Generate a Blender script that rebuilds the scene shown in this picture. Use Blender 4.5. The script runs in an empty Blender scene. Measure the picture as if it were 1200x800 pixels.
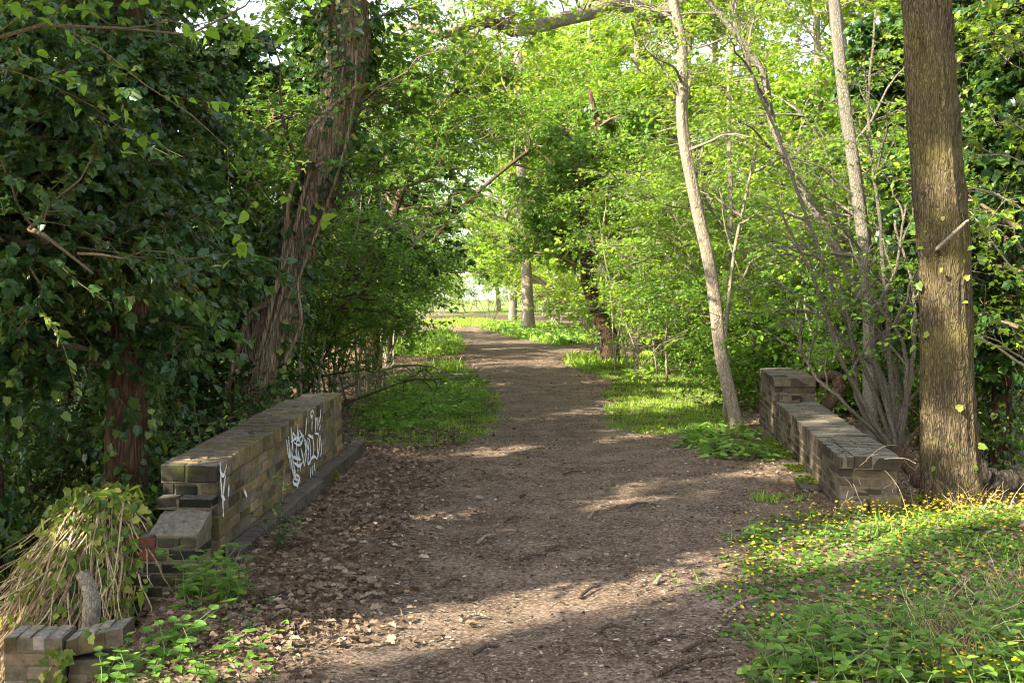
import bpy, math, random
import numpy as np
from mathutils import Vector

rng = np.random.default_rng(11)
F, CAMZ = 1400.0, 1.7
PITCH = math.atan(60/1400)
C = bpy.context.scene.collection
pi = math.pi
TS = 1.0

# ------------------------------------------------------------------ camera helpers
def at(px, py, d):
    """point at distance y=d ahead of the photographer seen at pixel px,py of the photo"""
    cx, cy = (px-600)/F, (400-py)/F
    dy = math.cos(PITCH)+math.sin(PITCH)*cy
    dz = -math.sin(PITCH)+math.cos(PITCH)*cy
    k = d/dy
    return np.array([cx*k, d, CAMZ+dz*k])
def gnd(px, py, z=0.0):
    cx, cy = (px-600)/F, (400-py)/F
    dy = math.cos(PITCH)+math.sin(PITCH)*cy
    dz = -math.sin(PITCH)+math.cos(PITCH)*cy
    k = (z-CAMZ)/dz
    return np.array([cx*k, dy*k, z])
def X(px, d): return (px-600)/F*d

# ------------------------------------------------------------------ noise
_ph = np.random.default_rng(3).uniform(0, 6.28, (24, 3))
_dir = np.random.default_rng(4).normal(size=(24, 2)); _dir /= np.linalg.norm(_dir, axis=1)[:, None]
def fnoise(x, y, f, o=0):
    s = 0
    for k in range(6):
        a = _dir[(k+o) % 24]; ff = f*(0.7+0.22*k)
        s = s+np.sin((x*a[0]+y*a[1])*ff*6.28+_ph[(k+o) % 24, 0]+1.3*np.sin((x*a[1]-y*a[0])*ff*3.1+_ph[(k+o) % 24, 1]))
    return s/6*1.2
def sm(t):
    t = np.clip(t, 0, 1); return t*t*(3-2*t)
def lerp(y, tab): return np.interp(y, [a for a, b in tab], [b for a, b in tab])
def inpoly(x, y, poly):
    r = np.zeros(np.shape(x), bool); n = len(poly)
    for i in range(n):
        x1, y1 = poly[i][:2]; x2, y2 = poly[(i+1) % n][:2]
        c = ((y1 > y) != (y2 > y)) & (x < (x2-x1)*(y-y1)/(y2-y1+1e-12)+x1)
        r ^= c
    return r

EL = [(0, -1.5), (5.5, -1.5), (6.6, -1.6), (7.2, -1.78), (7.8, -2.1), (8.4, -2.25), (11.5, -2.05), (13, -3.2), (16, -4.2), (30, -5), (60, -10), (100, -40)]
ER = [(0, 7), (8, 6.5), (9.2, 4.6), (10, 3.2), (14.5, 3.7), (16.5, 5), (30, 7), (60, 12)]
def terrain(x, y):
    x = np.asarray(x, float); y = np.asarray(y, float)
    z = -2.2*sm((lerp(y, EL)-x)/lerp(y, [(5, 3.0), (6.2, 2.2), (8.5, 2.2), (11, 3.6)])) - 1.3*sm((x-lerp(y, ER))/4.5)
    z = z+0.10*sm((x-1.2)/2.0)*sm((9.6-y)/1.5)*(0.6+0.4*fnoise(x, y, .25, 5))
    z = z+0.03*fnoise(x, y, .16)+0.02*fnoise(x, y, .5, 3)
    z = z+0.14*sm((y-9)/3)*sm((-1.1-x)/0.6)*sm((13.5-y)/2)
    far = sm((y-60)/60)
    z = z+far*1.5*sm((y-70)/150)
    return z
PATH_L = [(2, -1.15), (5.2, -1.1), (7.5, -1.05), (9.2, -1.0), (12, -.75), (15, -.35), (18, -.13), (22, -.5), (26, -.85), (33, -1.4), (40, -1.9), (53, -2.75), (64, -5.6), (75, -10)]
PATH_R = [(2, 1.0), (5.2, 1.1), (7.5, 1.55), (9.2, 2.0), (11, 2.35), (13.2, 1.7), (16, 1.3), (18, 1.4), (22, 1.3), (26, 1.25), (33, 1.2), (40, 1.0), (53, -.35), (64, -1.8), (75, -5)]
def pathd(x, y):
    """signed distance-ish: >0 inside the path"""
    w = 0.12*fnoise(x, y, .55, 2)+0.06*fnoise(x, y, 1.7, 8)
    return np.minimum(x-lerp(y, PATH_L), lerp(y, PATH_R)-x)+w

# grassy areas (photo outlines dropped on to the ground)
def gp(l): return [gnd(a, b) for a, b in l]
GRASS = [gp([(408, 522), (470, 528), (560, 515), (592, 486), (580, 462), (560, 440), (530, 428), (480, 436), (420, 470)]),
         gp([(712, 502), (760, 512), (850, 505), (862, 470), (850, 448), (780, 436), (742, 418), (668, 418), (662, 426), (720, 448), (712, 470)]),
         gp([(560, 384), (590, 379), (640, 381), (690, 388), (712, 402), (650, 404), (610, 398)]),
         gp([(478, 396), (520, 384), (542, 398), (536, 416), (500, 418), (440, 416)]),
         gp([(470, 378), (560, 374), (600, 379), (540, 384), (500, 381)]),
         gp([(868, 594), (900, 585), (940, 587), (930, 597), (890, 599)])]
BANK = gp([(800, 690), (860, 640), (900, 612), (985, 600), (1090, 592), (1210, 590), (1330, 700), (1330, 830), (820, 830), (880, 800), (870, 740)])
def grassmask(x, y):
    x2 = x+0.16*fnoise(x, y, .8, 6)+.12*fnoise(x, y, 2.6, 2)+.08*fnoise(x, y, 6.1, 9); y2 = y+0.3*fnoise(x, y, .8, 11)+.2*fnoise(x, y, 2.9, 5)
    m = np.zeros(np.shape(x), bool)
    for p in GRASS: m |= inpoly(x2, y2, p)
    return m

# ------------------------------------------------------------------ materials
def newmat(name):
    m = bpy.data.materials.new(name); m.use_nodes = True
    nt = m.node_tree; nt.nodes.clear()
    return m, nt
def N(nt, typ, **kw):
    n = nt.nodes.new(typ)
    for k, v in kw.items():
        if k.startswith('i_'):
            key = k[2:]
            n.inputs[int(key) if key.isdigit() else key.replace('_', ' ')].default_value = v
        else: setattr(n, k, v)
    return n
def ramp(nt, stops):
    r = nt.nodes.new('ShaderNodeValToRGB'); e = r.color_ramp.elements
    while len(e) < len(stops): e.new(0.5)
    for i, (p, c) in enumerate(stops):
        e[i].position = p; e[i].color = (*c, 1) if len(c) == 3 else c
    return r
def L(nt, a, b): nt.links.new(a, b)
def mixc(nt, a, b, f, mode='MIX'):
    m = nt.nodes.new('ShaderNodeMix'); m.data_type = 'RGBA'; m.blend_type = mode
    for s, v in ((m.inputs[0], f), (m.inputs[6], a), (m.inputs[7], b)):
        if hasattr(v, 'is_linked'): L(nt, v, s)
        else: s.default_value = v if isinstance(v, (int, float)) else (*v, 1)
    return m.outputs[2]
def out(nt, sh):
    o = nt.nodes.new('ShaderNodeOutputMaterial'); L(nt, sh, o.inputs[0])

def leaf_mat(name, stops, trans, tw=.4, rough=.45, spec=.35):
    m, nt = newmat(name)
    a = N(nt, 'ShaderNodeAttribute', attribute_name='rnd')
    r = ramp(nt, stops); L(nt, a.outputs['Fac'], r.inputs[0])
    tc = N(nt, 'ShaderNodeTexCoord')
    no = N(nt, 'ShaderNodeTexNoise', i_Scale=1.1, i_Detail=2.0); L(nt, tc.outputs['Object'], no.inputs['Vector'])
    hs = N(nt, 'ShaderNodeHueSaturation')
    mr = N(nt, 'ShaderNodeMapRange', i_1=.3, i_2=.7, i_3=.65, i_4=1.35); L(nt, no.outputs[0], mr.inputs[0])
    L(nt, mr.outputs[0], hs.inputs['Value']); L(nt, r.outputs[0], hs.inputs['Color'])
    p = N(nt, 'ShaderNodeBsdfPrincipled', i_Roughness=rough); p.inputs['Specular IOR Level'].default_value = spec
    L(nt, hs.outputs[0], p.inputs['Base Color'])
    t = N(nt, 'ShaderNodeBsdfTranslucent')
    L(nt, mixc(nt, hs.outputs[0], trans, .6), t.inputs['Color'])
    mx = N(nt, 'ShaderNodeMixShader', i_0=tw); L(nt, p.outputs[0], mx.inputs[1]); L(nt, t.outputs[0], mx.inputs[2])
    out(nt, mx.outputs[0]); return m

def bark_mat(name, c0, c1, c2, sc=1.0, zs=.16, bump=.6, moss=None, warm=None):
    m, nt = newmat(name)
    tc = N(nt, 'ShaderNodeTexCoord')
    mp = N(nt, 'ShaderNodeMapping'); mp.inputs['Scale'].default_value = (sc, sc, sc*zs); L(nt, tc.outputs['Object'], mp.inputs[0])
    n1 = N(nt, 'ShaderNodeTexNoise', i_Scale=28.0, i_Detail=8.0, i_Roughness=.65, i_Distortion=.6); L(nt, mp.outputs[0], n1.inputs['Vector'])
    v = N(nt, 'ShaderNodeTexVoronoi', feature='DISTANCE_TO_EDGE', i_Scale=26.0); 
    n3 = N(nt, 'ShaderNodeTexNoise', i_Scale=9.0, i_Detail=3.0); L(nt, mp.outputs[0], n3.inputs['Vector'])
    vm = N(nt, 'ShaderNodeVectorMath', operation='ADD'); 
    vs = N(nt, 'ShaderNodeVectorMath', operation='SCALE'); vs.inputs['Scale'].default_value = .12
    L(nt, n3.outputs['Color'], vs.inputs[0]); L(nt, mp.outputs[0], vm.inputs[0]); L(nt, vs.outputs[0], vm.inputs[1]); L(nt, vm.outputs[0], v.inputs['Vector'])
    r = ramp(nt, [(.25, c0), (.5, c1), (.78, c2)]); L(nt, n1.outputs[0], r.inputs[0])
    crack = ramp(nt, [(0, (.5, .48, .45)), (.18, (1, 1, 1))]); L(nt, v.outputs['Distance'], crack.inputs[0])
    col = mixc(nt, r.outputs[0], crack.outputs[0], .85, 'MULTIPLY')
    n2 = N(nt, 'ShaderNodeTexNoise', i_Scale=1.7, i_Detail=5.0); L(nt, tc.outputs['Object'], n2.inputs['Vector'])
    if moss:
        mr = ramp(nt, [(.47, (0, 0, 0)), (.62, (1, 1, 1))]); L(nt, n2.outputs[0], mr.inputs[0])
        fm = N(nt, 'ShaderNodeMath', operation='MULTIPLY'); fm.inputs[1].default_value = .6; L(nt, mr.outputs[0], fm.inputs[0])
        col = mixc(nt, col, moss, fm.outputs[0])
    p = N(nt, 'ShaderNodeBsdfPrincipled', i_Roughness=.9); L(nt, col, p.inputs['Base Color']); p.inputs['Specular IOR Level'].default_value = .15
    mm = N(nt, 'ShaderNodeMath', operation='ADD'); L(nt, n1.outputs[0], mm.inputs[0])
    cl = N(nt, 'ShaderNodeMath', operation='MINIMUM'); cl.inputs[1].default_value = .25; L(nt, v.outputs['Distance'], cl.inputs[0])
    ms = N(nt, 'ShaderNodeMath', operation='MULTIPLY'); ms.inputs[1].default_value = 3.0; L(nt, cl.outputs[0], ms.inputs[0]); L(nt, ms.outputs[0], mm.inputs[1])
    b = N(nt, 'ShaderNodeBump', i_Strength=bump, i_Distance=.02); L(nt, mm.outputs[0], b.inputs['Height']); L(nt, b.outputs[0], p.inputs['Normal'])
    out(nt, p.outputs[0]); return m

def attr_mat(name, stops, rough=.85, spec=.2, tw=0, vary=True):
    m, nt = newmat(name)
    a = N(nt, 'ShaderNodeAttribute', attribute_name='rnd')
    r = ramp(nt, stops); L(nt, a.outputs['Fac'], r.inputs[0]); col = r.outputs[0]
    if vary:
        tc = N(nt, 'ShaderNodeTexCoord'); no = N(nt, 'ShaderNodeTexNoise', i_Scale=60.0, i_Detail=4.0); L(nt, tc.outputs['Object'], no.inputs['Vector'])
        mr = N(nt, 'ShaderNodeMapRange', i_1=.3, i_2=.7, i_3=.6, i_4=1.3); L(nt, no.outputs[0], mr.inputs[0])
        hs = N(nt, 'ShaderNodeHueSaturation'); L(nt, mr.outputs[0], hs.inputs['Value']); L(nt, col, hs.inputs['Color']); col = hs.outputs[0]
    p = N(nt, 'ShaderNodeBsdfPrincipled', i_Roughness=rough); p.inputs['Specular IOR Level'].default_value = spec
    L(nt, col, p.inputs['Base Color']); sh = p.outputs[0]
    if tw:
        t = N(nt, 'ShaderNodeBsdfTranslucent'); L(nt, col, t.inputs[0])
        mx = N(nt, 'ShaderNodeMixShader', i_0=tw); L(nt, sh, mx.inputs[1]); L(nt, t.outputs[0], mx.inputs[2]); sh = mx.outputs[0]
    out(nt, sh); return m

def soil_mat(name, litter, grass):
    m, nt = newmat(name)
    tc = N(nt, 'ShaderNodeTexCoord'); V = tc.outputs['Object']
    def noise(s, d, r=.6, dist=0.0):
        n = N(nt, 'ShaderNodeTexNoise', i_Scale=s, i_Detail=d, i_Roughness=r, i_Distortion=dist); L(nt, V, n.inputs['Vector']); return n.outputs[0]
    n1 = noise(2.2, 6); n2 = noise(38, 8, .7); n3 = noise(160, 4, .7)
    base = ramp(nt, [(.3, (.098, .068, .047)), (.55, (.185, .135, .097)), (.75, (.29, .222, .165))]); L(nt, n1, base.inputs[0])
    fine = ramp(nt, [(.34, (.28, .26, .25)), (.5, (.95, .95, .95)), (.66, (2.1, 2.0, 1.9))]); L(nt, n2, fine.inputs[0])
    col = mixc(nt, base.outputs[0], fine.outputs[0], .8, 'MULTIPLY')
    v = N(nt, 'ShaderNodeTexVoronoi', i_Scale=70.0 if not litter else 34.0, i_Randomness=1.0); L(nt, V, v.inputs['Vector'])
    sel = ramp(nt, [(.72, (0, 0, 0)), (.76, (1, 1, 1))]); L(nt, v.outputs['Color'], sel.inputs[0])
    chip = ramp(nt, [(0, (.20, .14, .10)), (.5, (.30, .23, .17)), (1, (.42, .36, .30))] if not litter else [(0, (.10, .06, .035)), (.5, (.20, .13, .08)), (1, (.30, .22, .15))])
    sp = N(nt, 'ShaderNodeSeparateColor'); L(nt, v.outputs['Color'], sp.inputs[0]); L(nt, sp.outputs[1], chip.inputs[0])
    fs = N(nt, 'ShaderNodeMath', operation='MULTIPLY'); fs.inputs[1].default_value = .55 if not litter else .7; L(nt, sel.outputs[0], fs.inputs[0])
    col = mixc(nt, col, chip.outputs[0], fs.outputs[0])
    if grass:
        a = N(nt, 'ShaderNodeAttribute', attribute_name='grass')
        g = ramp(nt, [(.3, (.035, .06, .012)), (.7, (.09, .13, .03))]); L(nt, n2, g.inputs[0])
        col = mixc(nt, col, g.outputs[0], a.outputs['Fac'])
        a2 = N(nt, 'ShaderNodeAttribute', attribute_name='field')
        g2 = ramp(nt, [(.35, (.26, .26, .11)), (.6, (.14, .25, .05))]); L(nt, n1, g2.inputs[0])
        col = mixc(nt, col, g2.outputs[0], a2.outputs['Fac'])
    p = N(nt, 'ShaderNodeBsdfPrincipled', i_Roughness=.95); p.inputs['Specular IOR Level'].default_value = .1; L(nt, col, p.inputs['Base Color'])
    ad = N(nt, 'ShaderNodeMath', operation='ADD'); L(nt, n2, ad.inputs[0]); L(nt, n3, ad.inputs[1])
    b = N(nt, 'ShaderNodeBump', i_Strength=.7 if litter else .75, i_Distance=.015); L(nt, ad.outputs[0], b.inputs['Height']); L(nt, b.outputs[0], p.inputs['Normal'])
    out(nt, p.outputs[0]); return m

def brick_mat(name, stops, moss=.5, dark=.5, top=(.26, .24, .21)):
    m, nt = newmat(name)
    tc = N(nt, 'ShaderNodeTexCoord'); V = tc.outputs['Object']
    a = N(nt, 'ShaderNodeAttribute', attribute_name='rnd')
    r = ramp(nt, stops); L(nt, a.outputs['Fac'], r.inputs[0])
    def noise(s, d, ro=.6):
        n = N(nt, 'ShaderNodeTexNoise', i_Scale=s, i_Detail=d, i_Roughness=ro); L(nt, V, n.inputs['Vector']); return n.outputs[0]
    n1 = noise(2.0, 6); n2 = noise(24, 8, .7); n3 = noise(110, 5, .7)
    f = ramp(nt, [(.3, (.5, .48, .46)), (.5, (1, 1, 1)), (.72, (1.5, 1.45, 1.35))]); L(nt, n2, f.inputs[0])
    col = mixc(nt, r.outputs[0], f.outputs[0], .85, 'MULTIPLY')
    dk = ramp(nt, [(.42, (1, 1, 1)), (.62, (.33, .32, .30))]); L(nt, n1, dk.inputs[0])
    col = mixc(nt, col, dk.outputs[0], dark, 'MULTIPLY')
    g = N(nt, 'ShaderNodeNewGeometry'); s = N(nt, 'ShaderNodeSeparateXYZ'); L(nt, g.outputs['Normal'], s.inputs[0])
    up = N(nt, 'ShaderNodeMapRange', i_1=.6, i_2=.95, i_3=0.0, i_4=.75); L(nt, s.outputs[2], up.inputs[0])
    tp = ramp(nt, [(.3, tuple(c*.35 for c in top)), (.5, top), (.7, tuple(c*1.5 for c in top))]); L(nt, n2, tp.inputs[0])
    col = mixc(nt, col, tp.outputs[0], up.outputs[0])
    mo = ramp(nt, [(.52, (0, 0, 0)), (.66, (1, 1, 1))]); n4 = noise(3.6, 5); L(nt, n4, mo.inputs[0])
    fm = N(nt, 'ShaderNodeMath', operation='MULTIPLY'); fm.inputs[1].default_value = moss; L(nt, mo.outputs[0], fm.inputs[0])
    col = mixc(nt, col, (.085, .095, .022), fm.outputs[0])
    p = N(nt, 'ShaderNodeBsdfPrincipled', i_Roughness=.9); p.inputs['Specular IOR Level'].default_value = .15; L(nt, col, p.inputs['Base Color'])
    ad = N(nt, 'ShaderNodeMath', operation='ADD'); L(nt, n2, ad.inputs[0]); L(nt, n3, ad.inputs[1])
    b = N(nt, 'ShaderNodeBump', i_Strength=.6, i_Distance=.008); L(nt, ad.outputs[0], b.inputs['Height']); L(nt, b.outputs[0], p.inputs['Normal'])
    out(nt, p.outputs[0]); return m

M = {}
M['spring'] = leaf_mat('spring_leaf', [(0, (.07, .18, .010)), (.4, (.16, .32, .022)), (.75, (.30, .46, .035)), (1, (.48, .58, .07))], (.55, .68, .05), .43, .5, .25)
M['fresh'] = leaf_mat('fresh_leaf', [(0, (.05, .14, .012)), (.5, (.13, .28, .022)), (1, (.26, .42, .04))], (.40, .58, .05), .42, .5, .3)
M['mid'] = leaf_mat('mid_leaf', [(0, (.035, .10, .014)), (.5, (.09, .21, .026)), (.85, (.20, .34, .04)), (1, (.36, .46, .07))], (.36, .56, .05), .4, .42, .35)
M['ivy'] = leaf_mat('ivy_leaf', [(0, (.012, .040, .012)), (.45, (.035, .095, .024)), (.78, (.08, .16, .035)), (.92, (.22, .30, .05)), (1, (.42, .40, .09))], (.22, .36, .03), .25, .34, .5)  # brightest stops paint sunlit yellow sprigs into the ivy colour
M['ivylit'] = leaf_mat('sunlit_tint_ivy_leaf', [(0, (.08, .16, .03)), (.6, (.20, .29, .045)), (1, (.48, .46, .12))], (.5, .58, .08), .35, .38, .4)  # lightened copy of the ivy, sunlight put into its leaf colour
M['herb'] = leaf_mat('herb_leaf', [(0, (.06, .15, .022)), (.5, (.13, .26, .035)), (.85, (.21, .36, .05)), (1, (.34, .44, .09))], (.34, .54, .07), .35, .45, .35)
M['grass'] = leaf_mat('grass_blade', [(0, (.15, .27, .03)), (.55, (.26, .42, .05)), (.85, (.38, .50, .09)), (1, (.52, .50, .18))], (.50, .64, .08), .45, .5, .3)
M['flower'] = attr_mat('celandine_petal', [(0, (.75, .50, .005)), (1, (.85, .68, .02))], .35, .4, .2, False)
M['litter'] = attr_mat('dead_leaf', [(0, (.09, .055, .035)), (.4, (.20, .14, .095)), (.75, (.31, .24, .17)), (1, (.50, .42, .33))], .8, .2, .1)
M['chips'] = attr_mat('wood_chip', [(0, (.025, .016, .010)), (.45, (.10, .066, .043)), (.8, (.24, .175, .125)), (1, (.54, .46, .37))], .85, .15)
M['stick'] = bark_mat('stick_bark', (.05, .035, .025), (.11, .08, .06), (.20, .16, .12), 2, .3)
M['bark_oak'] = bark_mat('olive_brown_bark', (.065, .05, .03), (.135, .105, .062), (.21, .17, .10), 2.0, .2, 1.0, (.17, .145, .045))
M['bark_lean'] = bark_mat('ridged_brown_bark', (.17, .125, .08), (.36, .275, .185), (.52, .42, .30), .9, .12, 1.0)
M['bark_pale'] = bark_mat('pale_grey_bark', (.169, .137, .098), (.338, .286, .215), (.520, .468, .364), 2, .3, .5)
M['bark_ash'] = bark_mat('grey_bark', (.13, .115, .09), (.26, .235, .19), (.38, .35, .30), 2.2, .4, .6)
M['bark_dark'] = bark_mat('dark_bark', (.048, .032, .021), (.112, .075, .048), (.208, .144, .096), 1.4, .2, .8)
M['bark_red'] = bark_mat('red_brown_bark', (.06, .036, .023), (.13, .078, .05), (.21, .135, .09), 1.2, .15, .9)
M['bark_grey'] = bark_mat('rough_grey_bark', (.10, .083, .062), (.20, .17, .135), (.31, .28, .235), 2.6, .4, .7)
M['twig'] = bark_mat('twig_bark', (.105, .075, .045), (.195, .150, .098), (.330, .270, .180), 3, .4, .2)
M['dry'] = attr_mat('dry_stem', [(0, (.20, .13, .07)), (.5, (.42, .31, .18)), (1, (.66, .54, .36))], .8, .2)
M['ground'] = soil_mat('woodland_soil', True, True)
M['path'] = soil_mat('trodden_dirt', False, False)
YB = [(0, (.083, .065, .036)), (.3, (.180, .128, .060)), (.6, (.255, .188, .087)), (.85, (.315, .225, .128)), (1, (.195, .165, .128))]
DB = [(0, (.068, .054, .041)), (.4, (.128, .099, .071)), (.8, (.187, .150, .112)), (1, (.289, .204, .128))]
M['brick_l'] = brick_mat('weathered_yellow_brick', YB, .5, .65, (.15, .13, .105))
M['brick_r'] = brick_mat('sooty_brown_brick', [(0, (.045, .036, .026)), (.4, (.085, .068, .048)), (.8, (.125, .10, .073)), (1, (.19, .14, .09))], .35, .6, (.20, .185, .155))
M['brick_w'] = brick_mat('mossy_brick', [(0, (.10, .06, .04)), (.35, (.19, .15, .075)), (.7, (.25, .18, .12)), (1, (.34, .30, .27))], .5, .3, (.34, .31, .28))
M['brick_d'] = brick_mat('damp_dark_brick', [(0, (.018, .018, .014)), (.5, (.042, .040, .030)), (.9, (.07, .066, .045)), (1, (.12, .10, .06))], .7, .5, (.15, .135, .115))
M['brick_red'] = brick_mat('red_brick', [(0, (.10, .042, .028)), (1, (.15, .065, .042))], .2, .4, (.16, .10, .075))
M['mortar'] = brick_mat('lime_mortar', [(0, (.13, .108, .072)), (1, (.21, .178, .125))], .35, .5, (.22, .205, .18))
M['stone'] = brick_mat('kerb_stone', [(0, (.07, .058, .046)), (1, (.12, .10, .08))], .35, .4, (.12, .10, .08))
M['moss'] = leaf_mat('moss', [(0, (.07, .10, .012)), (.6, (.15, .19, .02)), (1, (.34, .36, .03))], (.36, .42, .03), .2, .8, .1)

# white spray paint, worn through in places
m, nt = newmat('white_spray_paint')
tc = N(nt, 'ShaderNodeTexCoord'); no = N(nt, 'ShaderNodeTexNoise', i_Scale=45.0, i_Detail=6.0, i_Roughness=.7); L(nt, tc.outputs['Object'], no.inputs['Vector'])
r = ramp(nt, [(.38, (.3, .3, .3)), (.5, (1, 1, 1))]); L(nt, no.outputs[0], r.inputs[0])
p = N(nt, 'ShaderNodeBsdfPrincipled', i_Roughness=.6); p.inputs['Base Color'].default_value = (.9, .9, .91, 1)
tr = N(nt, 'ShaderNodeBsdfTransparent'); mx = N(nt, 'ShaderNodeMixShader'); L(nt, r.outputs[0], mx.inputs[0]); L(nt, tr.outputs[0], mx.inputs[1]); L(nt, p.outputs[0], mx.inputs[2])
out(nt, mx.outputs[0]); M['paint'] = m
# ------------------------------------------------------------------ mesh collector
class Geo:
    def __init__(s): s.V = []; s.I = []; s.Z = []; s.R = []; s.n = 0; s.mi = []
    def add(s, V, I, Z, R, mi=0):
        V = np.asarray(V, float).reshape(-1, 3); I = np.asarray(I, np.int64).ravel(); Z = np.asarray(Z, np.int64).ravel()
        s.V.append(V); s.I.append(I+s.n); s.Z.append(Z); s.mi.append(np.full(len(Z), mi))
        s.R.append(np.full(len(V), R) if np.isscalar(R) else np.asarray(R, float)); s.n += len(V)
    def build(s, name, mats, parent=None, base=(0, 0, 0), smooth=False, attrs=None):
        me = bpy.data.meshes.new(name)
        V = np.concatenate(s.V)-np.asarray(base, float); I = np.concatenate(s.I); Z = np.concatenate(s.Z); Rr = np.concatenate(s.R); mi = np.concatenate(s.mi)
        me.vertices.add(len(V)); me.vertices.foreach_set('co', V.astype(np.float32).ravel())
        me.loops.add(len(I)); me.loops.foreach_set('vertex_index', I.astype(np.int32))
        me.polygons.add(len(Z)); me.polygons.foreach_set('loop_start', np.concatenate([[0], np.cumsum(Z)[:-1]]).astype(np.int32))
        me.polygons.foreach_set('loop_total', Z.astype(np.int32))
        me.polygons.foreach_set('material_index', mi.astype(np.int32))
        me.polygons.foreach_set('use_smooth', np.full(len(Z), smooth))
        a = me.attributes.new('rnd', 'FLOAT', 'POINT'); a.data.foreach_set('value', Rr.astype(np.float32))
        for k, v in (attrs or {}).items():
            a = me.attributes.new(k, 'FLOAT', 'POINT'); a.data.foreach_set('value', v.astype(np.float32))
        me.update(calc_edges=True); me.validate()
        for mt in (mats if isinstance(mats, (list, tuple)) else [mats]): me.materials.append(mt)
        o = bpy.data.objects.new(name, me); C.objects.link(o)
        if parent: o.parent = parent
        return o
def thing(name, label, cat, loc=(0, 0, 0), group=None, rotz=0):
    o = bpy.data.objects.new(name, None); C.objects.link(o); o.location = loc; o.rotation_euler = (0, 0, rotz); o.empty_display_size = .2
    tag(o, label, cat, group); return o
def tag(o, label, cat, group=None, kind=None):
    if label: o['label'] = label
    if cat: o['category'] = cat
    if group: o['group'] = group
    if kind: o['kind'] = kind
    return o
def dup(root, loc, rotz=0, scale=1.0, label=None, group=None, mats=None):
    r = root.copy(); C.objects.link(r); r.location = loc; r.rotation_euler = (0, 0, rotz); r.scale = (scale,)*3 if np.isscalar(scale) else scale
    if label: r['label'] = label
    if group: r['group'] = group
    for ch in list(root.children):
        c = ch.copy(); C.objects.link(c); c.parent = r
        if mats and ch.name.split('.')[0] in mats:
            c.material_slots[0].link = 'OBJECT'; c.material_slots[0].material = mats[ch.name.split('.')[0]]
        for g in ch.children:
            d = g.copy(); C.objects.link(d); d.parent = c
    return r

# ------------------------------------------------------------------ leaves
def fold(half, zc=.1):
    """template from one side's outline (list of x,y): two ngons folded along the midrib"""
    k = len(half)
    v = [(0, 0, 0)]+[(x, y, zc*x*2-.12*(y-.5)**2) for x, y in half]+[(0, 1, -.05)]+[(-x, y, zc*x*2-.12*(y-.5)**2) for x, y in half[::-1]]
    f1 = list(range(0, k+2)); f2 = [0]+list(range(k+1, 2*k+2))
    return np.array(v), [f1, f2]
T_OV = fold([(.22, .22), (.30, .52), (.16, .82)])
T_LIT = fold([(.20, .10), (.34, .34), (.20, .50), (.30, .68), (.10, .86)], .28)
T_RH = fold([(.32, .48)])
T_IVY = fold([(.24, -.10), (.48, .08), (.40, .32), (.46, .54), (.24, .72)], .08)
T_HEART = fold([(.28, -.10), (.47, .14), (.40, .55), (.18, .86)], .12)
T_NET = fold([(.27, .06), (.36, .32), (.22, .68)], .1)
T_CHIP = (np.array([(-.5, 0, 0), (.5, .05, .02), (.42, 1, 0), (-.4, .92, .05)]), [[0, 1, 2, 3]])
T_BLADE = (np.array([(-.5, 0, 0), (.5, 0, 0), (.36, .55, .05), (-.36, .55, .05), (0, 1, .2)]), [[0, 1, 2, 3], [3, 2, 4]])
fl = [(0, 0, .0)]
for k in range(16):
    a = k*pi/8; rr = 1 if k % 2 == 0 else .52; fl.append((rr*.5*math.cos(a), rr*.5*math.sin(a), .10 if k % 2 == 0 else .04))
T_FLOWER = (np.array(fl), [[0, 1+k, 1+(k+1) % 16] for k in range(16)])
def unit(v): return v/np.maximum(np.linalg.norm(v, axis=-1, keepdims=True), 1e-9)
def leaves(g, P, D, Nn, S, T, rnd, wid=1.0, mi=0):
    tv, tf = T; n = len(P)
    if n == 0: return
    D = unit(D); sd = unit(np.cross(D, Nn)); Nn = np.cross(sd, D)
    S = np.broadcast_to(np.asarray(S, float), (n,)); W = np.broadcast_to(np.asarray(wid, float), (n,))
    V = P[:, None]+S[:, None, None]*(W[:, None, None]*tv[None, :, 0:1]*sd[:, None]+tv[None, :, 1:2]*D[:, None]+tv[None, :, 2:3]*Nn[:, None])
    k = len(tv); fi = np.concatenate([np.array(f) for f in tf]); fz = np.array([len(f) for f in tf])
    I = (np.arange(n)[:, None]*k+fi[None]); Z = np.tile(fz, n)
    g.add(V.reshape(-1, 3), I, Z, np.repeat(rnd, k), mi)
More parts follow.
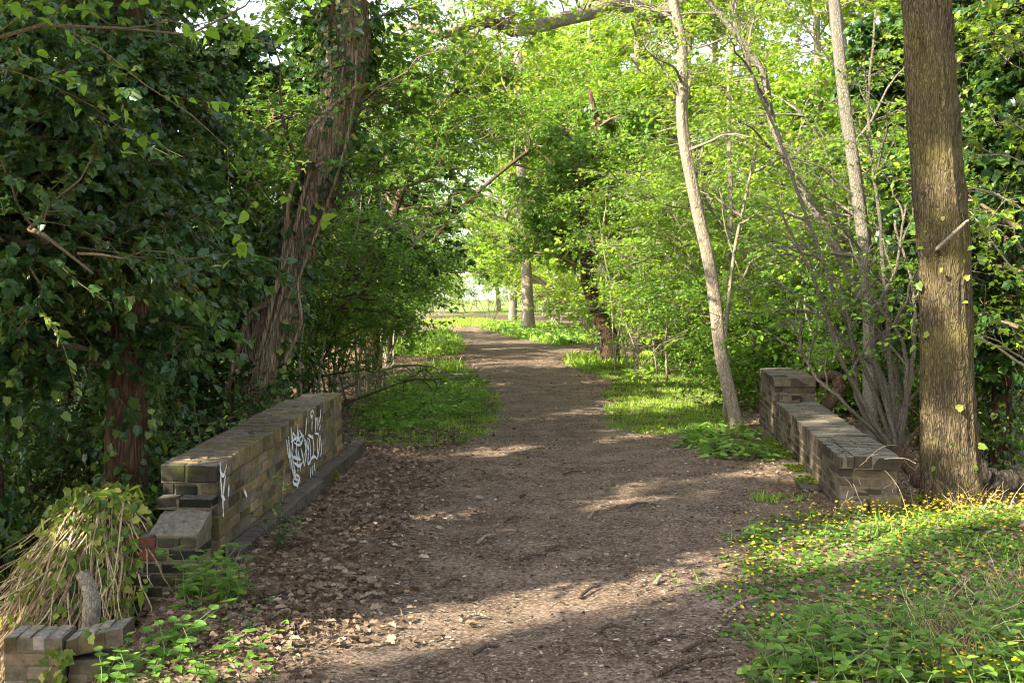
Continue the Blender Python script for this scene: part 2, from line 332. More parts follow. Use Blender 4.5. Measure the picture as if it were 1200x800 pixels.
# ------------------------------------------------------------------ tubes
def catmull(pts, n):
    P = np.asarray(pts, float); P = np.vstack([2*P[0]-P[1], P, 2*P[-1]-P[-2]]); out_ = []
    m = len(P)-3
    for t in np.linspace(0, m-1e-6, n):
        i = int(t); u = t-i; a, b, c, d = P[i:i+4]
        out_.append(.5*((2*b)+(-a+c)*u+(2*a-5*b+4*c-d)*u*u+(-a+3*b-3*c+d)*u**3))
    return np.array(out_)
def tube(g, pts, rad, sides=8, rnd=.5, ridge=0.0, rr=None, mi=0, lump=0.0):
    P = np.asarray(pts, float); n = len(P); rad = np.broadcast_to(np.asarray(rad, float), (n,))
    t = unit(np.gradient(P, axis=0)); ref = np.array([1., .13, 0]) if abs(t[:, 0]).mean() < .8 else np.array([0, .2, 1.])
    a = unit(np.cross(t, ref)); b = np.cross(t, a)
    th = np.arange(sides)*2*pi/sides
    R = rad[:, None]*np.ones((1, sides))
    if ridge or lump:
        s = np.cumsum(np.r_[0, np.linalg.norm(np.diff(P, axis=0), axis=1)])[:, None]
        q = rr or rng
        for k in range(5):
            f = q.integers(2, 5); R = R*(1+lump*.4*np.sin(f*th[None]+q.uniform(0, 6)+s*q.uniform(-1.5, 1.5)))
        if ridge:
            f0 = sides//4
            for k in range(3): R = R+ridge*rad[:, None]*.5*np.sin((f0+k*2)*th[None]+2.2*np.sin(s*q.uniform(3, 6)+q.uniform(0, 6))+q.uniform(0, 6))
            R = R+ridge*rad[:, None]*.35*q.normal(size=R.shape)
    V = P[:, None]+R[..., None]*(np.cos(th)[None, :, None]*a[:, None]+np.sin(th)[None, :, None]*b[:, None])
    i = np.arange(n-1)[:, None]; j = np.arange(sides)[None]; j2 = (j+1) % sides
    I = np.stack([i*sides+j, i*sides+j2, (i+1)*sides+j2, (i+1)*sides+j], -1).reshape(-1)
    V = V.reshape(-1, 3); Z = np.full((n-1)*sides, 4)
    I = np.r_[I, np.arange(sides)[::-1], (n-1)*sides+np.arange(sides)]; Z = np.r_[Z, sides, sides]
    g.add(V, I, Z, rnd, mi)
class Cur:
    """many quadratic curves with a sideways wobble"""
    def __init__(s, S, D, Ln, Cv, q, wob=.08):
        s.S, s.D, s.L, s.C = S, unit(D), Ln, Cv; n = len(S)
        r = q.normal(size=(n, 3)); s.A = unit(np.cross(s.D, r)); s.B = np.cross(s.D, s.A)
        s.w = wob*q.uniform(.4, 1.3, n); s.f = q.uniform(.7, 1.8, n); s.p = q.uniform(0, 6.28, n)
    def ev(s, i, t):
        L_ = s.L[i][:, None]; t = t[:, None]
        wb = np.sin(t*s.f[i][:, None]*6.28+s.p[i][:, None])-np.sin(s.p[i][:, None])
        wc = np.sin(t*s.f[i][:, None]*9.1+2*s.p[i][:, None])-np.sin(2*s.p[i][:, None])
        return s.S[i]+L_*(s.D[i]*t+s.C[i]*t*t+s.w[i][:, None]*t*(wb*s.A[i]+.6*wc*s.B[i]))
    def tan(s, i, t): return unit(s.ev(i, np.minimum(t+.03, 1.02))-s.ev(i, t-.03))
    def tubes(s, g, r0, r1, K, sides, rnd=.5, mi=0):
        n = len(s.S); ts = np.linspace(0, 1, K)
        idx = np.repeat(np.arange(n), K); tt = np.tile(ts, n)
        P = s.ev(idx, tt).reshape(n, K, 3); R = (np.asarray(r0)[:, None]*(1-ts)+np.asarray(r1)[:, None]*ts)
        th = np.arange(sides)*2*pi/sides
        V = P[:, :, None]+R[:, :, None, None]*(np.cos(th)[None, None, :, None]*s.A[:, None, None]+np.sin(th)[None, None, :, None]*s.B[:, None, None])
        i = np.arange(K-1)[:, None]; j = np.arange(sides)[None]; j2 = (j+1) % sides
        I = np.stack([i*sides+j, i*sides+j2, (i+1)*sides+j2, (i+1)*sides+j], -1).reshape(1, -1)+np.arange(n)[:, None]*K*sides
        g.add(V.reshape(-1, 3), I.ravel(), np.full(n*(K-1)*sides, 4), np.repeat(q_rnd(n), K*sides) if rnd is None else rnd, mi)
def q_rnd(n): return rng.uniform(0, 1, n)
def spawn(q, T, n, ang, up=0.0, flat=1.0):
    """directions branching off tangents T"""
    r = unit(np.cross(T, q.normal(size=T.shape))); a = np.radians(ang)*q.uniform(.7, 1.25, len(T))
    d = T*np.cos(a)[:, None]+r*np.sin(a)[:, None]; d[:, 2] = d[:, 2]*flat+up
    return unit(d)

def foliage(q, starts, dirs, lens, sub=7, twig=7, sublen=.45, twiglen=.5, leaf=18, size=.06, tmpl=T_OV, up=.15, flat=.55, grav=-.15, tgrav=-.12,
            r0=.03, twigs=True, droop=.25, twf=1.0, wid=1.0, ends=True, K=6, sj=.35, nup=1.0):
    """limbs -> sub-branches -> twigs -> leaves; returns two collectors: wood, leaves"""
    W, Lf = Geo(), Geo(); n = len(starts); z3 = lambda a: np.stack([a*0, a*0, a], 1)
    lim = Cur(np.asarray(starts), np.asarray(dirs), lens, z3(q.normal(grav, .12, n)), q)
    lim.tubes(W, np.full(n, r0)*lens/np.mean(lens), np.full(n, r0*.25), 8, 6)
    i = np.repeat(np.arange(n), sub); t = q.uniform(.22, 1, len(i))
    d = spawn(q, lim.tan(i, t), len(i), 50, up, flat)
    s1 = Cur(lim.ev(i, t), d, sublen*lens[i]*(1.15-.6*t)*q.uniform(.6, 1.3, len(i)), z3(q.normal(grav*.8, .1, len(i))), q)
    s1.tubes(W, np.full(len(i), r0*.4), np.full(len(i), r0*.12), K, 4)
    j = np.repeat(np.arange(len(i)), twig); t = q.uniform(.1, 1, len(j))
    d = spawn(q, s1.tan(j, t), len(j), 48, up*.5, flat)
    tw = Cur(s1.ev(j, t), d, twiglen*q.uniform(.5, 1.3, len(j)), z3(q.normal(tgrav, .1, len(j))), q)
    if twigs: tw.tubes(W, np.full(len(j), r0*.13*twf), np.full(len(j), r0*.05*twf), 4, 3)
    k = np.repeat(np.arange(len(j)), leaf); t = q.uniform(.12, 1.0, len(k)); nl = len(k)
    Tn = tw.tan(k, t); sgn = np.where(q.uniform(size=nl) < .5, -1, 1)[:, None]
    upv = unit(np.array([0, 0, nup])+q.normal(size=(nl, 3))*.42)
    side = unit(np.cross(Tn, upv))
    D = Tn*.55+side*sgn*.8+q.normal(size=(nl, 3))*.28; D[:, 2] -= droop
    leaves(Lf, tw.ev(k, t), D, upv, size*np.exp(q.normal(0, sj, nl)).clip(.4, 1.8), tmpl, np.clip(.72*np.repeat(q.uniform(0, 1, len(j)), leaf)+.28*q.uniform(0, 1, nl), 0, 1), wid)
    return W, Lf

def trunk_samples(P, q, n, t0, t1):
    t = q.uniform(t0, t1, n); i = t*(len(P)-1); i0 = np.minimum(i.astype(int), len(P)-2); u = (i-i0)[:, None]
    return t, P[i0]*(1-u)+P[i0+1]*u, unit(P[np.minimum(i0+2, len(P)-1)]-P[i0])

def mk_tree(name, label, cat, loc, trunk, r0, r1, bark, leafmat, seed, nl=20, t0=.3, t1=1.0, ll=(1.2, 2.4), ang=65, prof=None, group=None, sides=12, seg=28, ridge=0, lump=.08, flare=.35,
            ivy=0, limbr=.03, bias=None, trunkname='trunk', **fk):
    """one tree: trunk, branches, crown (each a mesh)"""
    q = np.random.default_rng(seed)
    root = thing(name, label, cat, loc, group)
    P = catmull(trunk, seg); t = np.linspace(0, 1, seg)
    rad = r0+(r1-r0)*t+r0*flare*np.exp(-t*9*max(1, np.linalg.norm(P[-1]-P[0])/6))
    G = Geo(); tube(G, P, rad, sides, .5, ridge, q, lump=lump)
    G.build(trunkname, bark, root, smooth=True)
    if nl:
        tt, S, Tn = trunk_samples(P, q, nl, t0, t1)
        d = spawn(q, Tn, nl, ang, .1)
        ln = q.uniform(*ll, nl)*(prof(tt) if prof else (1.15-.6*(tt-t0)/(t1-t0)))
        if bias is not None: d = unit(d+np.asarray(bias)*q.uniform(.2, 1, nl)[:, None])
        W, Lf = foliage(q, S, d, ln, r0=limbr, **fk)
        W.build('branches', M['twig'] if bark in (M['bark_dark'], M['bark_red'], M['bark_oak'], M['bark_lean']) else bark, root, smooth=True)
        Lf.build('crown', leafmat, root)
    if ivy:
        Iv = Geo(); tt, S, Tn = trunk_samples(P, q, ivy, .02, .97)
        r = unit(np.cross(Tn, q.normal(size=S.shape))); rr = np.interp(tt, t, rad)
        off = (rr+np.abs(q.normal(0, .10, ivy))+.02)[:, None]
        D = r*.35+q.normal(size=S.shape)*.35; D[:, 2] -= .8
        leaves(Iv, S+r*off, D, unit(r+[0, 0, .45]+q.normal(size=S.shape)*.3), .06*np.exp(q.normal(0, .3, ivy)), T_IVY, q.uniform(0, 1, ivy))
        Iv.build('ivy', M['ivy'], root)
    return root
def g3(x, y, dz=-.05): return (float(x), float(y), float(terrain(x, y))+dz)
def mk_shrub(name, label, cat, loc, H, spread, nst, bark, leafmat, seed, group=None, stemr=.03, lean=(0, 0), t0=.12, **fk):
    q = np.random.default_rng(seed); root = thing(name, label, cat, loc, group)
    az = q.uniform(0, 6.28, nst); S = np.stack([np.cos(az)*.25, np.sin(az)*.25, az*0-.1], 1)*[1, 1, 1]
    d = np.stack([np.cos(az)*spread/H+lean[0], np.sin(az)*spread/H+lean[1], np.ones(nst)], 1)+q.normal(size=(nst, 3))*.08
    st = Cur(S, d, H*q.uniform(.65, 1.05, nst), np.stack([np.cos(az)*.12, np.sin(az)*.12, -np.full(nst, .06)], 1), q, .07)
    G = Geo(); st.tubes(G, q.uniform(.5, 1.2, nst)*stemr, np.full(nst, stemr*.25), 14, 7); G.build('stems', bark, root, smooth=True)
    per = fk.pop('per', 6)
    i = np.repeat(np.arange(nst), per); t = q.uniform(t0, 1, len(i))
    dd = spawn(q, st.tan(i, t), len(i), 60, .1, .8); ln = H*.32*q.uniform(.35, 1.6, len(i))*(1.2-.5*t)
    W, Lf = foliage(q, st.ev(i, t), dd, ln, r0=stemr*.45, **fk)
    W.build('branches', bark, root, smooth=True); Lf.build('crown', leafmat, root)
    return root

# ------------------------------------------------------------------ bricks
def brick_tmpl():
    v = []; idx = {}
    for sx in (-1, 1):
        for sy in (-1, 1):
            for sz in (-1, 1):
                for ax in range(3): idx[(sx, sy, sz, ax)] = len(v); v.append((sx, sy, sz, ax))
    faces = []
    for ax in range(3):
        o = [a for a in range(3) if a != ax]
        for s in (-1, 1):
            f = []
            for a, b in ((-1, -1), (1, -1), (1, 1), (-1, 1)):
                k = [0, 0, 0]; k[ax] = s; k[o[0]] = a; k[o[1]] = b; f.append(idx[(*k, ax)])
            faces.append((f, tuple(s if i == ax else 0 for i in range(3))))
    for ax in range(3):
        o = [a for a in range(3) if a != ax]
        for a in (-1, 1):
            for b in (-1, 1):
                f = []
                for s, fx in ((-1, o[0]), (1, o[0]), (1, o[1]), (-1, o[1])):
                    k = [0, 0, 0]; k[ax] = s; k[o[0]] = a; k[o[1]] = b; f.append(idx[(*k, fx)])
                nrm = [0, 0, 0]; nrm[o[0]] = a; nrm[o[1]] = b; faces.append((f, tuple(nrm)))
    for sx in (-1, 1):
        for sy in (-1, 1):
            for sz in (-1, 1): faces.append(([idx[(sx, sy, sz, a)] for a in range(3)], (sx, sy, sz)))
    co = lambda h, c: np.array([[s[i]*(h[i] if i == a else h[i]-c) for i in range(3)] for *s, a in v])
    ref = co((1, 1, 1), .2); fs = []
    for f, nrm in faces:
        a, b, c = ref[f[0]], ref[f[1]], ref[f[2]]
        if np.dot(np.cross(b-a, c-a), nrm) < 0: f = f[::-1]
        fs.append(f)
    return co, fs
BCO, BF = brick_tmpl()
BI = np.concatenate([np.array(f) for f in BF]); BZ = np.array([len(f) for f in BF])
class Wall:
    """frame: origin, U along, V away from the path, Z up; top may slope"""
    def __init__(s, o, u, v, slope=0.0, seed=1):
        s.o = np.array(o, float); s.u = np.array(u, float); s.v = np.array(v, float); s.sl = slope; s.q = np.random.default_rng(seed)
        s.core = Geo()
    def pt(s, A):
        A = np.asarray(A, float); return s.o+A[..., 0:1]*s.u+A[..., 1:2]*s.v+np.stack([A[..., 0]*0, A[..., 0]*0, A[..., 2]+s.sl*A[..., 0]], -1)
    def brick(s, g, c, h, jit=.003, cham=.006, rnd=None, mi=0):
        q = s.q; A = BCO(h, cham)
        a = q.normal(0, .006); A = A @ np.array([[1, a, 0], [-a, 1, 0], [0, 0, 1]]).T
        A = A+q.normal(0, jit*.5, A.shape)+np.asarray(c)+q.normal(0, jit, 3)
        g.add(s.pt(A), BI, BZ, q.uniform() if rnd is None else rnd, mi)
    def fill(s, g, u0, u1, v0, v1, z0, z1, mi=0, miss=0.0, bl=.215, core=True, coremi=0):
        """courses of bricks down from z1: stretchers on both faces and across both ends"""
        q = s.q; ch = .075; k = 0; z = z1
        while z > z0+.02:
            h = min(.065, z-z0)/2; cz = z-h; e = .102
            off = (k % 2)*.1125; u = u0-off
            while u < u1-.01:
                a, b = max(u, u0), min(u+bl, u1)
                if b-a > .03:
                    for (va, vb) in ((v0, v0+.1), (v1-.1, v1)):
                        if q.uniform() >= miss: s.brick(g, ((a+b)/2, (va+vb)/2, cz), ((b-a)/2, .05, h), mi=mi)
                u += bl+.010
            w = v1-v0-.22
            for ue in (u0+.05, u1-.05):
                if w > .02:
                    nb = 1 if w < .24 else 2
                    for b_ in range(nb): s.brick(g, (ue, v0+.11+w*(b_+.5)/nb, cz), (.05, w/nb/2-.005*(nb > 1), h), mi=mi)
            z -= ch; k += 1
        if core: s.box(s.core, u0+.003, u1-.003, v0+.003, v1-.003, z0, z1-.005)
    def box(s, g, u0, u1, v0, v1, z0, z1, rnd=.5):
        A = np.array([(u, v, z) for u in (u0, u1) for v in (v0, v1) for z in (z0, z1)])
        g.add(s.pt(A), [0, 1, 3, 2, 4, 6, 7, 5, 0, 4, 5, 1, 2, 3, 7, 6, 0, 2, 6, 4, 1, 5, 7, 3], [4]*6, rnd)
    def coping(s, g, u0, u1, v0, v1, z0, z1, mi=0, miss=0.0):
        """bricks on edge laid across the top, staggered in two rows"""
        u = u0; k = 0; w = v1-v0
        while u < u1-.02:
            sp = .62 if k % 2 else .38; b = min(u+.066, u1)
            for (a, c) in ((v0, v0+w*sp-.004), (v0+w*sp+.004, v1)):
                if s.q.uniform() >= miss: s.brick(g, ((u+b)/2, (a+c)/2, (z0+z1)/2+s.q.normal(0, .002)), ((b-u)/2, (c-a)/2, (z1-z0)/2), mi=mi)
            u += .074; k += 1
        s.box(s.core, u0+.004, u1-.004, v0+.004, v1-.004, z0-.004, z1-.006)
def ribbon(g, P, nrm, w):
    P = np.asarray(P, float); t = unit(np.gradient(P, axis=0)); sd = np.cross(t, nrm); n = len(P)
    V = np.empty((n*2, 3)); W = (w*np.sin(np.linspace(.5, 2.8, n)) if np.isscalar(w) else w)[:, None]
    V[0::2] = P+sd*W/2; V[1::2] = P-sd*W/2
    i = np.arange(n-1); g.add(V, np.stack([2*i, 2*i+1, 2*i+3, 2*i+2], -1), [4]*(n-1), .5)
# ================================================================== GROUND
def axis(a, b, st, lo, hi):
    c = list(np.arange(a, b+1e-6, st)); s = st; x = c[-1]
    while x < hi: s *= 1.16; x += s; c.append(x)
    s = st; x = c[0]; l = []
    while x > lo: s *= 1.16; x -= s; l.append(x)
    return np.array(l[::-1]+c)
gx = axis(-5.5, 7, .085, -350, 350); gy = axis(2.5, 22, .085, -60, 600)
GX, GY = np.meshgrid(gx, gy); nx, ny = len(gx), len(gy)
GZ = terrain(GX, GY)+.012*fnoise(GX, GY, 1.9, 4)+.008*fnoise(GX, GY, 4.1, 9)
i = np.arange(ny-1)[:, None]; j = np.arange(nx-1)[None]
gI = np.stack([i*nx+j, i*nx+j+1, (i+1)*nx+j+1, (i+1)*nx+j], -1).reshape(-1)
G = Geo(); G.add(np.stack([GX, GY, GZ], -1), gI, np.full((nx-1)*(ny-1), 4), .5)
gm = grassmask(GX, GY).astype(float)*.9; gm = np.maximum(gm, .25*(inpoly(GX, GY, BANK)))
fld = np.maximum(sm((-7-GX)/3), sm((GX-18)/20)*.6)*(np.hypot(GX, GY) > 8); fld = np.maximum(fld, sm((GY-75)/20))
ground = G.build('ground', M['ground'], smooth=True, attrs={'grass': gm.ravel(), 'field': fld.ravel()})
tag(ground, 'woodland ground of brown soil and leaf litter', None, None, 'structure')
# path
py_ = np.r_[np.arange(1.5, 22, .09), np.arange(22, 76, .3)]; ns = 44
pv = np.linspace(-.25, 1.25, ns); PYm, PV = np.meshgrid(py_, pv, indexing='ij')
l_, r_ = lerp(PYm, PATH_L), lerp(PYm, PATH_R); PXm = l_+(r_-l_)*PV
pdd = pathd(PXm, PYm)
PZ = terrain(PXm, PYm)+.034*sm((pdd+.15)/.3)-.022+.004*fnoise(PXm, PYm, 2.6, 7)*sm(pdd/.3)
i = np.arange(len(py_)-1)[:, None]; j = np.arange(ns-1)[None]
G = Geo(); G.add(np.stack([PXm, PYm, PZ], -1), np.stack([i*ns+j, i*ns+j+1, (i+1)*ns+j+1, (i+1)*ns+j], -1), np.full((len(py_)-1)*(ns-1), 4), .5)
tag(G.build('path', M['path'], smooth=True), 'bare trodden dirt path running between the parapets', None, None, 'structure')
def scatter(n, x0, x1, y0, y1, dens):
    """random ground points kept with probability dens(x,y)"""
    y = y0+(y1-y0)*rng.uniform(size=n)**1.6; x = rng.uniform(x0, x1, n)
    k = rng.uniform(size=n) < dens(x, y); return x[k], y[k]
def flatvec(n): a = rng.uniform(0, 6.28, n); return np.stack([np.cos(a), np.sin(a), rng.normal(0, .12, n)], 1)
def upn(n, s=.3): return unit(np.array([0, 0, 1.])+rng.normal(size=(n, 3))*s)
def on(x, y, dz): return np.stack([x, y, terrain(x, y)+dz], 1)
# chips and crumbs on the path
G = Geo(); x, y = scatter(170000, -2.4, 3, 4.6, 34, lambda x, y: np.clip(pathd(x, y)*2.5+.5, .05, 1)*(.35+.65*sm(fnoise(x, y, .5, 3)+.6)))
n = len(x); leaves(G, on(x, y, .018), flatvec(n), upn(n, .35), .012*np.exp(rng.normal(0, .55, n).clip(-1.2, 1.0)), T_CHIP, rng.uniform(0, 1, n)**1.1, rng.uniform(.15, .6, n))
tag(G.build('wood_chips', M['chips']), 'pale and dark bark crumbs strewn over the path', 'wood chips', None, 'stuff')
# dead leaves
def dl(x, y):
    d = .05+1.2*sm((-.45-x)/.8)*(y < 14)*(x > -2.1)+.35*sm((x-1.7)/.6)*(y > 9)*(y < 14)+.5*(x < -1.8)+.4*(y > 13)*(pathd(x, y) < 0)
    d = d+.35*inpoly(x, y, BANK)+.6*(x > 3)*(y > 9)
    return np.clip(d, 0, 1)*np.where(pathd(x, y) > .25, .35, 1)*(.5+.5*sm(fnoise(x, y, .7, 2)+.6))
G = Geo(); x, y = scatter(85000, -4.5, 6.5, 4.6, 30, dl); n = len(x)
leaves(G, on(x, y, .022), flatvec(n), upn(n, .5), .037*np.exp(rng.normal(0, .35, n).clip(-.9, .5)), T_LIT, np.clip(rng.normal(.42, .22, n), 0, 1), rng.uniform(.7, 1.2, n))
x, y = scatter(9000, -2.0, -.2, 5.6, 14.5, lambda x, y: np.clip((-.35-x)/.6, .1, 1)*(.55+.45*fnoise(x, y, .9, 2))); n = len(x)
leaves(G, on(x, y, rng.uniform(.018, .045, n)), flatvec(n), upn(n, .6), .045*np.exp(rng.normal(0, .3, n).clip(-.9, .5)), T_LIT, np.clip(rng.normal(.42, .22, n), 0, 1), rng.uniform(.7, 1.2, n))
tag(G.build('leaf_litter', M['litter']), 'dry brown fallen leaves lying along the walls and verges', 'leaf litter', None, 'stuff')
# grass
def blades(name, label, n, box, dens, h, w, mat=M['grass']):
    x, y = scatter(n, *box, dens); n = len(x); g = Geo()
    D = np.array([0, 0, 1.])+rng.normal(size=(n, 3))*.38
    leaves(g, on(x, y, -.005), D, rng.normal(size=(n, 3)), h*(1+.5*fnoise(x, y, 1.5, 6))*np.exp(rng.normal(0, .42, n).clip(-1, .6)), T_BLADE, np.clip(.5*rng.uniform(0, 1, n)+.25+.25*fnoise(x, y, .6), 0, 1), w/h)
    tag(g.build(name, mat), label, 'grass', None, 'stuff')
gd = lambda k: (lambda x, y: grassmask(x, y)*(.75+.25*fnoise(x, y, 1.1, 4)) if k is None else 0)
def side(sgn, y0, y1): return lambda x, y: grassmask(x, y)*(x*sgn > .3 if y1 < 30 else True)*(y > y0)*(y < y1)*(.7+.3*fnoise(x, y, 1.1, 4))
blades('grass_verge', 'short bright grass on the left verge past the graffiti wall', 90000, (-3, .5, 11, 22), lambda x, y: grassmask(x, y)*(x < .2)*np.clip(.55+1.1*fnoise(x, y, 1.3, 3), .06, 1), .042, .006)
blades('grass_verge', 'short bright grass with yellow specks on the right verge beyond the pier', 150000, (.6, 4.2, 11, 28), lambda x, y: grassmask(x, y)*(x > .4)*np.clip(.55+1.1*fnoise(x, y, 1.2, 5), .06, 1), .042, .007)
blades('grass_verge', 'green tufty grass beside the far bend of the path', 60000, (-9, 4.5, 25, 70), lambda x, y: grassmask(x, y)*1.0, .14, .03)
blades('grass_tuft', 'small moss-green tuft of grass at the foot of the right parapet', 6000, (1.4, 2.7, 8.6, 10.3), lambda x, y: grassmask(x, y)*1.0, .04, .006)
# herbs on the verges and the celandine bank
def herbs(name, label, cat, n, box, dens, size, hmax, tmpl=T_HEART, mat=M['herb'], tilt=.45):
    x, y = scatter(n, *box, dens); n = len(x); g = Geo()
    h = hmax*rng.uniform(.1, 1, n)*(.55+.45*fnoise(x, y, .9, 7))
    leaves(g, on(x, y, np.maximum(h, .012)), flatvec(n)+np.array([0, 0, -.1]), upn(n, tilt), size*np.exp(rng.normal(0, .35, n)), tmpl, rng.uniform(0, 1, n))
    tag(g.build(name, mat), label, cat, None, 'stuff')
LH = gp([(425, 505), (500, 508), (560, 480), (575, 462), (555, 440), (525, 430), (470, 436), (425, 465)])
herbs('ground_elder', 'leafy green nettles and herbs in the middle of the left verge', 'herbs', 9000, (-3, .3, 13, 24), lambda x, y: inpoly(x+.2*fnoise(x, y, .6), y, LH), .06, .15, T_NET)
RH = gp([(790, 520), (850, 540), (905, 545), (905, 520), (860, 500), (800, 508)])
herbs('ground_elder', 'low green herbs around the foot of the slender leaning trunk', 'herbs', 4000, (1.5, 3.4, 11, 17), lambda x, y: inpoly(x+.2*fnoise(x, y, .6), y, RH), .07, .16, T_NET)
herbs('ground_elder', 'bright green herbs on the far right verge of the path', 'herbs', 14000, (-6, 5, 26, 62), lambda x, y: inpoly(x+.3*fnoise(x, y, .4), y, GRASS[2]), .16, .35, T_NET)
herbs('ground_elder', 'shaded green herbs on the far left verge of the path', 'herbs', 6000, (-6, 0, 24, 46), lambda x, y: inpoly(x+.3*fnoise(x, y, .4), y, GRASS[3]), .13, .3, T_NET)
bd = lambda x, y: inpoly(x+.25*fnoise(x, y, .9, 5), y+.25*fnoise(x, y, .9, 1), BANK)*np.clip(.35+.5*sm((x-1.4)/1.2)+.5*fnoise(x, y, .8, 3), .08, 1)
herbs('celandine_leaves', 'heart-shaped celandine leaves carpeting the right bank', 'ground cover', 80000, (.8, 8, 4.4, 9.8), bd, .026, .05)
herbs('celandine_leaves', 'taller broad green leaves rising through the right bank', 'ground cover', 3000, (.8, 8, 4.4, 9.5), bd, .038, .10, T_NET)
BL = gp([(90, 830), (120, 760), (200, 690), (270, 660), (330, 700), (350, 760), (300, 830)])
herbs('ground_elder', 'sprawling green leaves on the slope below the stepped wall end', 'herbs', 4200, (-3.2, -.6, 4.6, 8.4), lambda x, y: inpoly(x, y, BL)*np.clip(.45+.7*fnoise(x, y, 1.1, 2), 0, 1), .036, .07, T_NET)
herbs('ivy_carpet', 'sunlit-tinted ivy spilling over the far end of the graffiti wall', 'ivy', 1400, (-3, -1.6, 10.6, 13.2), lambda x, y: (x < lerp(y, [(10.6, -1.98), (11.2, -1.95), (11.4, -1.7), (13, -1.9)])), .055, .5, T_IVY, M['ivylit'])
# grass mixed into the bank
blades('bank_grass', 'coarse green grass blades among the celandines', 9000, (1, 7.5, 4.4, 9.6), lambda x, y: bd(x, y)*np.clip(.3+.6*fnoise(x, y, .6, 9), 0, 1), .075, .007)
# flowers
fd = lambda x, y: bd(x, y)*np.clip(.25+.45*sm((y-6.5)/2.4)+.5*fnoise(x, y, .7, 8), 0, 1)
x, y = scatter(24000, 1.0, 7.5, 4.9, 9.7, fd); n = len(x); G = Geo()
leaves(G, on(x, y, rng.uniform(.08, .14, n)), flatvec(n), upn(n, .35), rng.uniform(.017, .028, n), T_FLOWER, rng.uniform(0, 1, n))
xs, ys = scatter(260, 1.2, 3.2, 13, 19, lambda x, y: grassmask(x, y)*.5); n = len(xs)
leaves(G, on(xs, ys, .07), flatvec(n), upn(n, .3), .03, T_FLOWER, rng.uniform(0, 1, n))
tag(G.build('celandine_flowers', M['flower']), 'yellow celandine flowers dotted over the right bank', 'flowers', None, 'stuff')

# ================================================================== LEFT PARAPET
U = unit(np.array([.0693, 1, 0])); Vv = np.array([-U[1], U[0], 0])
Wl = Wall((-1.889, 7.11, 0), U, Vv, .042, 5)
root = thing('brick_parapet', 'yellow-brown brick parapet with white graffiti and a stepped near end, left of the path', 'brick wall', (-1.95, 7.2, 0))
G = Geo(); Wl.fill(G, .425, 4.12, 0, .345, -.12, .475); G.build('brickwork', M['brick_l'], root, root.location)
G = Geo(); Wl.coping(G, .435, 3.42, -.012, .357, .483, .590); Wl.coping(G, 3.42, 4.12, .0, .345, .478, .56, 0, .12); G.build('coping', M['brick_l'], root, root.location)
G = Geo()
def blocks(u0, u1, z0, z1, cuts, va=0.0, vb=.345):
    e = [va]+list(cuts)+[vb]
    for a, c in zip(e[:-1], e[1:]): Wl.brick(G, ((u0+u1)/2, (a+c)/2, (z0+z1)/2), ((u1-u0)/2, (c-a)/2-.004, (z1-z0)/2-.003), .004, .008)
    Wl.box(Wl.core, u0+.006, u1, va+.006, vb-.006, z0-.003, z1-.006)
blocks(.355, .43, .475, .590, (.19,), -.012, .357); blocks(.365, .42, .395, .473, (.11, .26)); blocks(.27, .42, .325, .393, (.215,), -.004, .352)
zt = .222
for k in range(3): blocks(-.01, .27, zt-.073, zt, ((.10, .25), (.18,), (.07, .23))[k], -.004, .352); zt -= .074
for k in range(8): blocks(-.04, .32, zt-.073, zt, ((.12, .28), (.20,), (.08, .31), (.24,))[k % 4], .0, .43); zt -= .074
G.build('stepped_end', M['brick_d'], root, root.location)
G = Geo(); Wl.brick(G, (.045, .303, .186), (.06, .050, .033), rnd=.2); Wl.brick(G, (.045, .303, .112), (.06, .050, .033), rnd=.6)
G.build('red_brick', M['brick_red'], root, root.location)
# sloping mortar capping over the lower step
G = Geo(); nu, nv = 10, 12; uu, vv = np.meshgrid(np.linspace(.0, .275, nu), np.linspace(.0, .30, nv), indexing='ij')
zz = .232+.33*uu+.012*fnoise(uu*30, vv*30, .3)+.006*fnoise(uu*90, vv*90, .3)
i = np.arange(nu-1)[:, None]; j = np.arange(nv-1)[None]
A = np.stack([uu, vv, zz], -1).reshape(-1, 3); B = A.copy(); B[:, 2] = .215
G.add(Wl.pt(A), np.stack([i*nv+j, (i+1)*nv+j, (i+1)*nv+j+1, i*nv+j+1], -1), np.full((nu-1)*(nv-1), 4), .6)
rim = [k for k in range(nv)]+[r*nv+nv-1 for r in range(1, nu)]+[(nu-1)*nv+k for k in range(nv-2, -1, -1)]+[r*nv for r in range(nu-2, 0, -1)]
Vr = np.vstack([Wl.pt(A[rim]), Wl.pt(B[rim])]); m_ = len(rim); k = np.arange(m_)
G.add(Vr, np.stack([k, k+m_, (k+1) % m_+m_, (k+1) % m_], -1), np.full(m_, 4), .6)
G.build('mortar_cap', M['mortar'], root, root.location)
Wl.core.build('mortar', M['mortar'], root, root.location)
G = Geo(); u = .45
while u < 4.3:
    ln = Wl.q.uniform(.4, .8); Wl.brick(G, (u+ln/2, -.065, -.045), (ln/2-.004, .062, .075), .005, .015); u += ln
G.build('plinth', M['stone'], root, root.location)
